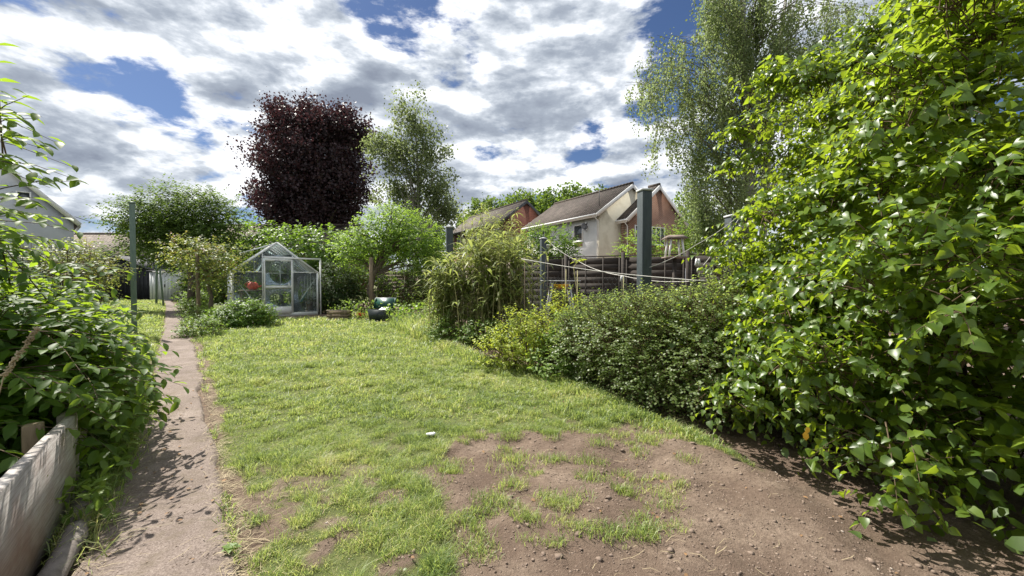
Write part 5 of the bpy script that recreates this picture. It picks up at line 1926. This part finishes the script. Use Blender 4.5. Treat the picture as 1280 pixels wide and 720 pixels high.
def house(name, label, A, e1, e2, W, L, ze, zr, wallmat, roofmat, facademat=None, windows=(), trim='white_paint', over=0.28, gutter=True, extras=None, verge=0.10, cat='house'):
    t = thing(name, label, cat, (A[0], A[1], 0))
    A = V(A[0], A[1], 0)

    def q(a, b, z):
        return A + e1 * a + e2 * b + V(0, 0, z)
    # walls: gable walls and facades as separate walls of one shell
    for b0, b1 in ((0, 0.25), (L - 0.25, L)):
        mb = MB()
        pr = [q(0, b0, -0.3), q(W, b0, -0.3), q(W, b0, ze), q(W / 2, b0, zr - 0.04), q(0, b0, ze)]
        pr2 = [p + e2 * (b1 - b0) for p in pr]
        mb.add(pr + pr2, [(0, 1, 2, 3, 4), (9, 8, 7, 6, 5)] + [(i, i + 5, (i + 1) % 5 + 5, (i + 1) % 5) for i in range(5)])
        mb.build('gable_wall', wallmat, t)
    mb = MB()
    for a0 in (0.002, W - 0.252):
        mb.box(q(a0 + 0.125, L / 2, ze / 2 - 0.16), e1 * 0.125, e2 * (L / 2 - 0.252), V(0, 0, ze / 2 + 0.13))
    mb.build('facade', facademat or wallmat, t)
    # roof: two slabs
    th = 0.14
    rise = (zr - ze) / (W / 2)
    roof = None
    for s in (0, 1):
        mb = MB()
        eo = over
        if s == 0:
            lo = (-eo, ze - eo * rise)
        else:
            lo = (W + eo, ze - eo * rise)
        hi = (W / 2 + (0.0 if s == 0 else 0.001), zr)
        P = []
        for b in (-verge, L + verge):
            P += [q(lo[0], b, lo[1] + 0.02), q(hi[0], b, hi[1] + 0.02), q(hi[0], b, hi[1] + 0.02 + th), q(lo[0], b, lo[1] + 0.02 + th * 0.8)]
        mb.add(P, [(0, 3, 2, 1), (4, 5, 6, 7), (0, 1, 5, 4), (3, 7, 6, 2), (0, 4, 7, 3), (1, 2, 6, 5)])
        r_ = mb.build('roof_slope', roofmat, t)
        roof = roof or r_
    mb = MB()
    mb.tube([q(W / 2, -verge, zr + th + .02), q(W / 2, L + verge, zr + th + .02)], 0.11, 8)
    mb.build('ridge_tiles', roofmat, t)
    # barge boards
    for b in (-verge - 0.03, L + verge + 0.03):
        for s in (0, 1):
            mb = MB()
            aa = -over if s == 0 else W + over
            z = ze - over * rise
            mb.bar(q(aa, b, z - 0.02), q(W / 2 + (0.012 if s else -0.012), b, zr - 0.02), 0.045, 0.24)
            mb.build('bargeboard', M[trim], t)
    mb = MB()
    for aa in (-over - 0.02, W + over + 0.02):
        z = ze - over * rise
        mb.bar(q(aa, -verge, z - 0.04), q(aa, L + verge, z - 0.04), 0.05, 0.22)
    mb.build('fascia', M[trim], t)
    if gutter:
        mb = MB()
        z = ze - over * rise
        mb.tube([q(-over - 0.11, -verge, z), q(-over - 0.11, L + verge, z)], 0.06, 7)
        mb.build('gutter', M[trim], t)
        mb = MB()
        mb.tube([q(-over - 0.11, 0.1, z - .05), q(-0.07, 0.1, z - .35), q(-0.07, 0.1, 0)], 0.035, 6)
        mb.build('downpipe', M[trim], t)
    for (face, a, z, w, h, nm) in windows:
        if face == 'g':
            c, du, dn = q(a, 0, z), e1, -e2
        else:
            c, du, dn = q(0, a, z), e2, -e1
        mb = MB()
        fw = 0.06
        for s in (-1, 1):
            mb.box(c + du * s * (w / 2 - fw / 2) + dn * 0.03, du * fw / 2, dn * 0.04, V(0, 0, h / 2))
            mb.box(c + V(0, 0, s * (h / 2 - fw / 2)) + dn * 0.03, du * (w / 2 - fw), dn * 0.04, V(0, 0, fw / 2))
        for k in range(1, nm):
            mb.box(c + du * (-w / 2 + w * k / nm) + dn * 0.03, du * 0.025, dn * 0.035, V(0, 0, h / 2 - fw))
        win = mb.build('window', M['white_paint'], t)
        for k in range(nm):
            mb = MB()
            ww = (w - 2 * fw) / nm
            mb.box(c + du * (-w / 2 + fw + ww * (k + .5)) + dn * 0.012, du * (ww / 2 - .01), dn * 0.008, V(0, 0, h / 2 - fw))
            mb.build('pane', M['winglass'], win)
        mb = MB()
        mb.box(c + V(0, 0, -h / 2 - 0.04) + dn * 0.06, du * (w / 2 + .06), dn * .07, V(0, 0, .035))
        mb.build('sill', M['white_paint'], win)
    if extras:
        extras(t, q)
    return t


TILE1 = tilemat('brown_tiles', [(0.060, 0.045, 0.040), (0.10, 0.078, 0.068), (0.02, 0.016, 0.014), (0.13, 0.105, 0.09)], E2, E1)
TILE2 = tilemat('grey_brown_tiles', [(0.10, 0.085, 0.075), (0.15, 0.125, 0.11), (0.05, 0.04, 0.035), (0.18, 0.15, 0.13)], E2, E1)
TILE3 = tilemat('pale_brown_tiles', [(0.13, 0.10, 0.085), (0.20, 0.165, 0.14), (0.06, 0.048, 0.04), (0.22, 0.185, 0.16)], V(-1, 0, 0), V(0, 1, 0))
BRK1 = brickmat('orange_red_brick', (0.20, 0.075, 0.042), (0.27, 0.115, 0.065), (0.34, 0.27, 0.21), E1)
BRK2 = brickmat('dark_red_brick', (0.17, 0.05, 0.035), (0.24, 0.075, 0.05), (0.15, 0.10, 0.08), E1)


def white_extras(t, q):
    # satellite dish on the facade, tile-hung panel below the window, aerial on the roof
    c = q(-0.35, 1.15, 4.85)
    mb = MB()
    ax = nrm(V(0.2, -1, 0.35))
    x = nrm(np.cross(ax, UP))
    y = np.cross(x, ax)
    b = []
    vs, fs = [], []
    n = 16
    for rr, zz_ in ((0.02, 0.0), (0.13, 0.02), (0.23, 0.07), (0.235, 0.075), (0.13, 0.035), (0.02, 0.012)):
        for k in range(n):
            a = 6.2832 * k / n
            vs.append(c + x * rr * math.cos(a) + y * rr * math.sin(a) + ax * zz_)
    for i in range(5):
        for k in range(n):
            k2 = (k + 1) % n
            fs.append((i * n + k, i * n + k2, (i + 1) * n + k2, (i + 1) * n + k))
    mb.add(vs, fs)
    dish = mb.build('satellite_dish', M['grey_metal'], t)
    mb = MB()
    mb.tube([c, q(0, 1.3, 4.6)], 0.02, 5)
    mb.tube([c - y * 0.28, c + ax * 0.45], 0.012, 5)
    mb.box(c + ax * 0.45, x * .05, y * .05, ax * .07)
    mb.build('bracket', M['dark_metal'], dish)
    mb = MB()
    mb.tube([q(0.5, 0.6, 6.2), q(0.5, 0.6, 7.3)], 0.02, 5)
    mb.build('aerial', M['dark_metal'], t)
    mb = MB()
    mb.box(q(-0.02, 2.1, 3.75), E1 * 0.012, E2 * 0.42, V(0, 0, 0.14))
    mb.build('timber_panel', M['tan'], t, label='tan panel under the small window')


def white_house():
    A = at(749.5, 350, 26.0)
    house('white_house', 'cream and white rendered house with brown tiled roof', A, E1, E2, 5.8, 8.6, 5.75, 7.75, M['render_cream'], TILE1, M['render_white'],
          windows=[('f', 2.1, 4.55, 0.95, 1.15, 1), ('f', 6.1, 4.6, 1.7, 1.2, 2)], extras=white_extras, over=0.35)


white_house()
A2 = at(630, 350, 35.0)
house('brick_house', 'dark red brick house with brown gable roof left of white house', A2, E1, E2, 4.6, 12.0, 6.6, 8.35, BRK2, TILE2,
      windows=[('f', 1.6, 5.3, 1.3, 1.2, 2), ('f', 6.0, 5.3, 1.3, 1.2, 2), ('f', 9.3, 5.3, 1.5, 1.2, 2)], trim='dark_metal', over=0.35)
A3 = V(7.60, 26.0, 0)
house('gabled_brick_house', 'orange red brick gable with white bargeboards right of white house', A3, E1, E2, 5.6, 0.72, 5.4, 7.65, BRK1, TILE1,
      windows=[('g', 0.95, 4.3, 0.95, 1.2, 2), ('g', 2.75, 4.3, 1.35, 1.2, 3)], over=0.30)
# far left white gable
Rc = V(-25.9, 23.7, 0)
Wl = 7.6


def left_extras(t, q):
    mb = MB()
    mb.tube([q(3.9, 1.2, 8.4), q(3.9, 1.2, 10.0)], 0.14, 9)
    mb.lathe(q(3.9, 1.2, 10.0), [(0.18, 0), (0.2, 0.12), (0.15, 0.2)], 9)
    mb.build('flue', M['alu'], t)


LE1 = nrm(V(.64, .77, 0))
LE2 = nrm(V(-.77, .64, 0))
house('stucco_house', 'grey white house with steep gable at the far left', Rc - LE1 * Wl, LE1, LE2, Wl, 9, 4.85, 8.9, M['stucco'], TILE2, trim='white_paint', over=0.25,
      windows=[('g', 5.75, 5.85, 0.55, 0.7, 1), ('g', 3.2, 5.0, 1.2, 1.2, 2)], extras=left_extras)
house('terraced_house', 'long low house with pale brown tiled roof beyond the shed', V(at(222, 350, 33)[0], 33, 0), V(0, 1, 0), V(-1, 0, 0), 7, 18, 3.0, 5.35, M['stucco'], TILE3, over=0.3,
      windows=[('f', 3, 1.6, 1.4, 1.1, 2), ('f', 9, 1.6, 1.4, 1.1, 2)])
house('distant_house', 'distant tiled roof glimpsed between hawthorn and copper beech', V(at(436, 350, 40)[0], 40, 0), V(0, 1, 0), V(-1, 0, 0), 7, 15, 4.6, 7.1, BRK2, TILE3, over=0.3,
      windows=[('f', 3, 3.6, 1.4, 1.1, 2), ('f', 9, 3.6, 1.4, 1.1, 2)])


# ------------------------------------------------------------------ sheds
def black_shed():
    dd = 26.6
    c = at(147, 350, dd)
    t = thing('black_shed', 'black boarded garden shed with low gable left of white cabinet', 'shed', (c[0], c[1], 0))
    W, L, ze, zr = 4.0, 3.0, 2.05, 2.85
    x0 = c[0] - W / 2
    nb = 14
    for i in range(nb):
        a0 = x0 + W * i / nb
        a1 = x0 + W * (i + 1) / nb - 0.02
        z = lambda a: ze + (zr - ze) * (1 - abs(a - c[0]) / (W / 2)) - .03
        mb = MB()
        P = [V(a0, dd, 0), V(a1, dd, 0), V(a1, dd, z(a1)), V(a0, dd, z(a0))]
        mb.add(P + [p + V(0, .03, 0) for p in P], [(0, 1, 2, 3), (7, 6, 5, 4), (0, 4, 5, 1), (1, 5, 6, 2), (2, 6, 7, 3), (3, 7, 4, 0)])
        mb.build('board', M['shed_black'], t)
    mb = MB()
    for a in (x0, x0 + W):
        mb.box(V(a, dd + L / 2 + .04, ze / 2), V(.03, 0, 0), V(0, L / 2, 0), V(0, 0, ze / 2))
    mb.box(V(c[0], dd + L, ze / 2), V(W / 2 - .04, 0, 0), V(0, .03, 0), V(0, 0, ze / 2))
    mb.build('wall', M['shed_black'], t)
    for s in (-1, 1):
        mb = MB()
        P = []
        for y in (dd - .15, dd + L + .1):
            P += [V(c[0] + s * (W / 2 + .15), y, ze - .05), V(c[0] + s * .001, y, zr), V(c[0] + s * .001, y, zr + .06), V(c[0] + s * (W / 2 + .15), y, ze + .01)]
        mb.add(P, [(0, 1, 2, 3), (7, 6, 5, 4), (0, 4, 5, 1), (3, 2, 6, 7), (0, 3, 7, 4), (1, 5, 6, 2)])
        mb.build('roof', M['shed_roof'], t)


black_shed()


def cabinet():
    dd = 25.6
    x0, x1 = at(187, 350, dd)[0], at(214.5, 350, dd)[0]
    t = thing('metal_cabinet', 'white metal garden cabinet beside the black shed', 'cabinet', ((x0 + x1) / 2, dd, 0))
    h = 1.88
    mb = MB()
    mb.box(V((x0 + x1) / 2, dd + .5, h / 2), V((x1 - x0) / 2, 0, 0), V(0, .5, 0), V(0, 0, h / 2))
    mb.build('body', M['cabinet'], t)
    w = (x1 - x0)
    n = 7
    for i in range(n):
        mb = MB()
        mb.box(V(x0 + w * (i + .5) / n, dd - .012, h / 2), V(w / n / 2 - .025, 0, 0), V(0, .01, 0), V(0, 0, h / 2 - .06))
        mb.build('panel', M['cabinet'], t)
    mb = MB()
    mb.box(V((x0 + x1) / 2, dd + .45, h + .03), V(w / 2 + .06, 0, 0), V(0, .6, .03), V(0, 0, .03))
    mb.build('roof', M['shed_roof'], t)
    mb = MB()
    mb.box(V(x0 + w * .70, dd - .035, h * .5), V(.03, 0, 0), V(0, .012, 0), V(0, 0, .09))
    mb.build('handle', M['dark_metal'], t)


cabinet()


# ------------------------------------------------------------------ small things
def storage_box():
    b = gr(476, 402)
    t = thing('storage_box', 'dark green plastic storage box with its lid open on the lawn edge', 'storage box', b)
    u = nrm(V(1, -0.15, 0))
    v = nrm(np.cross(UP, u))
    w, dp, h = 0.66, 0.44, 0.38
    mb = MB()
    lo = [b + u * a * w * .42 + v * c * dp * .42 + V(0, 0, 0) for a, c in ((-1, -1), (1, -1), (1, 1), (-1, 1))]
    hi = [b + u * a * w * .5 + v * c * dp * .5 + V(0, 0, h) for a, c in ((-1, -1), (1, -1), (1, 1), (-1, 1))]
    hi2 = [b + u * a * w * .46 + v * c * dp * .46 + V(0, 0, h) for a, c in ((-1, -1), (1, -1), (1, 1), (-1, 1))]
    lo2 = [b + u * a * w * .39 + v * c * dp * .39 + V(0, 0, .02) for a, c in ((-1, -1), (1, -1), (1, 1), (-1, 1))]
    P = lo + hi + hi2 + lo2
    fs = [(3, 2, 1, 0)]
    for i in range(4):
        j = (i + 1) % 4
        fs += [(i, j, 4 + j, 4 + i), (4 + i, 4 + j, 8 + j, 8 + i), (8 + i, 8 + j, 12 + j, 12 + i)]
    fs.append((12, 13, 14, 15))
    mb.add(P, fs)
    mb.build('bin', M['bin_dark'], t)
    mb = MB()
    hc = b + v * dp * .5 + V(0, 0, h + 0.02)
    tilt = nrm(v * 0.35 + UP * 0.9 - u * 0.0)
    mb.box(hc + tilt * 0.17, u * w * .52, tilt * 0.17, np.cross(u, tilt) * 0.015)
    for s in (-1, 1):
        mb.box(hc + tilt * 0.17 + u * s * w * .51 - v * .02, u * .012, tilt * 0.17, v * 0.03)
    mb.build('lid', M['bin_green'], t, label='open green lid')
    mb = MB()
    mb.bar(hc - u * w * .52 + tilt * .345, hc + u * w * .52 + tilt * .345, .035, .02)
    mb.build('lid_rim', M['cabinet'], t)
    s = thing('paper_sheet', 'crumpled white sheet inside the green storage box', 'paper', b + V(0.1, 0, h))
    mb = MB()
    n = 5
    vs = [b + u * (-.02 + .24 * i / n) + v * (-.1 + .2 * j / n) + V(0, 0, h - .02 + .05 * R.rand() + .05 * j / n) for j in range(n + 1) for i in range(n + 1)]
    mb.add(vs, [(j * (n + 1) + i, j * (n + 1) + i + 1, (j + 1) * (n + 1) + i + 1, (j + 1) * (n + 1) + i) for j in range(n) for i in range(n)])
    mb.build('sheet', M['paper'], s)


storage_box()


def planter():
    b = gr(424, 400)
    t = thing('wooden_planter', 'low brown wooden planter beneath the dark conifer', 'planter', b)
    w, dp, h = 0.62, 0.4, 0.30
    for k in range(3):
        z = h * (k + .5) / 3
        for s in (-1, 1):
            mb = MB()
            mb.box(b + V(0, s * dp / 2, z), V(w / 2, 0, 0), V(0, .015, 0), V(0, 0, h / 6 - .006))
            mb.build('board', M['post_wood'], t)
            mb = MB()
            mb.box(b + V(s * (w / 2 - .018), 0, z), V(.015, 0, 0), V(0, dp / 2 - .018, 0), V(0, 0, h / 6 - .006))
            mb.build('board', M['post_wood'], t)
    mb = MB()
    mb.box(b + V(0, 0, h - .05), V(w / 2 - .04, 0, 0), V(0, dp / 2 - .02, 0), V(0, 0, .02))
    mb.build('soil', M['clod'], t)
    mb = MB()
    mb.bar(b + V(-w / 2 - .02, -dp / 2 - .002, h + .02), b + V(w / 2 + .02, -dp / 2 - .002, h + .02), .06, .03)
    mb.build('rim', M['grey_wood'], t)
    n = 80
    P = b + V(0, 0, h + .08) + R.normal(size=(n, 3)) * V(.2, .1, .07)
    leaves('seedlings', P, nrm(rdir(n) + UP * .5), nrm(rdir(n) + UP), 0.05 * (0.6 + .8 * R.rand(n)), T_HEX, M['weed'], t)
    p = gr(449, 399)
    t = thing('red_flowers', 'small clump of red flowers left of the storage box', 'flowers', p)
    n = 60
    P = p + R.normal(size=(n, 3)) * V(.08, .08, .05) + V(0, 0, .16)
    leaves('petals', P, rdir(n), nrm(rdir(n) + UP), 0.05 * (0.6 + .8 * R.rand(n)), T_HEX, M['red'], t)
    P = p + R.normal(size=(90, 3)) * V(.1, .1, .05) + V(0, 0, .09)
    leaves('leaves', P, rdir(90), nrm(rdir(90) + UP), 0.06 * (0.6 + .8 * R.rand(90)), T_HEX, M['weed'], t)


planter()


def litter():
    p = gr(538, 549)
    t = thing('paper_scrap', 'crumpled white paper scrap lying on the grass before the soil', 'litter', p)
    mb = MB()
    iv, if_ = icopts()
    z0 = float(gheight(np.array([p[0]]), np.array([p[1]]))[0]) + 0.03
    for k in range(3):
        q = p + V(.022 * (k - 1), .01 * R.normal(), z0 + .004 * k)
        mb.add(q + iv * (0.65 + 0.7 * R.rand(len(iv), 1)) * V(.026, .022, .016), [tuple(f) for f in if_])
    mb.build('scrap', M['paper'], t)
    # small weed seedling at the path edge
    p = gr(283, 697)
    t = thing('seedling', 'single bright green seedling at the path edge in front', 'plant', p)
    P = np.tile(p + V(0, 0, .03), (5, 1))
    a = np.array([0.2, 1.6, 2.9, 4.1, 5.2])
    leaves('leaves', P, nrm(np.stack([np.cos(a), np.sin(a), 0 * a + .15], -1)), np.tile(UP, (5, 1)), np.array([.05, .045, .05, .04, .045]), T_IVY, M['weed'], t)


litter()


def bird_table():
    dd = 9.2
    c = at(843, 350, dd)
    zt = at(843, 297, dd)[2]
    t = thing('bird_table', 'white legged bird table with flat dark roof by the fence', 'bird table', (c[0], c[1], 0))
    mb = MB()
    b = V(c[0], c[1], 0)
    P = [b + V(a * .26, q * .20, zt - .03) for a, q in ((-1, -1), (1, -1), (1, 1), (-1, 1))] + [b + V(a * .14, q * .10, zt + .05) for a, q in ((-1, -1), (1, -1), (1, 1), (-1, 1))]
    mb.add(P, [(3, 2, 1, 0), (4, 5, 6, 7)] + [(i, (i + 1) % 4, 4 + (i + 1) % 4, 4 + i) for i in range(4)])
    mb.build('roof', M['grey_wood'], t)
    for a in (-1, 1):
        for q in (-1, 1):
            mb = MB()
            mb.bar(b + V(a * .17, q * .12, zt - .44), b + V(a * .12, q * .1, zt - .03), .035)
            mb.build('leg', M['white_paint'], t)
    mb = MB()
    mb.box(b + V(0, 0, zt - .46), V(.24, 0, 0), V(0, .18, 0), V(0, 0, .015))
    mb.build('tray', M['grey_wood'], t)
    mb = MB()
    mb.box(b + V(0, 0, (zt - .48) / 2), V(.035, 0, 0), V(0, .035, 0), V(0, 0, (zt - .48) / 2))
    mb.build('pole', M['dark_fence'], t)


bird_table()


def garden_table():
    dd = 9.0
    c = at(700, 350, dd)
    zt = at(700, 350, dd)[2]
    t = thing('garden_table', 'pale slatted garden table seen through the wire netting', 'table', (c[0], c[1], 0))
    for k in range(5):
        mb = MB()
        mb.box(V(c[0], c[1] - .24 + .12 * k, zt - 0.02), V(.42, 0, 0), V(0, .05, 0), V(0, 0, .012))
        mb.build('slat', M['post_cap'], t)
    for a in (-1, 1):
        for q in (-1, 1):
            mb = MB()
            mb.bar(V(c[0] + a * .38, c[1] + q * .22, 0), V(c[0] + a * .18, c[1] + q * .22, zt - .04), .035)
            mb.build('leg', M['post_cap'], t)
    mb = MB()
    mb.box(V(c[0], c[1], zt - .2), V(.28, 0, 0), V(0, .2, 0), V(0, 0, .012))
    mb.build('shelf', M['grey_wood'], t)
    t = thing('yellow_tub', 'bright yellow plastic tub on the garden table shelf', 'tub', (c[0], c[1], zt - .186))
    mb = MB()
    mb.lathe(V(c[0], c[1] - .1, zt - .186), [(.13, 0), (.18, .07), (.185, .09), (.165, .09), (.15, .06)], 14)
    mb.build('tub', M['yellow'], t)
    # yellow drooping lily-like plant by the netting
    p = at(722, 350, 8.0)
    t = thing('sunflower_stem', 'drooping yellow flowered stem against the dark fence', 'plant', (p[0], p[1], 0))
    mb = MB()
    b = V(p[0], p[1], 0)
    mb.tube([b, b + V(.0, 0, 1.0), b + V(-.08, 0, 1.55), b + V(.04, 0, 1.72), b + V(.18, 0, 1.68)], [.014, .012, .01, .008, .006], 6)
    mb.build('stem', M['canestem'], t)
    n = 14
    P = np.stack([b[0] + R.uniform(-.1, .22, n), b[1] + R.normal(size=n) * .03, 1.66 + .05 * R.rand(n)], -1)
    leaves('petals', P, nrm(rdir(n) * V(1, .5, .3)), nrm(rdir(n) * .4 + UP), 0.13 * (0.6 + .6 * R.rand(n)), T_LONG, M['yellow_leaf'], t)


garden_table()
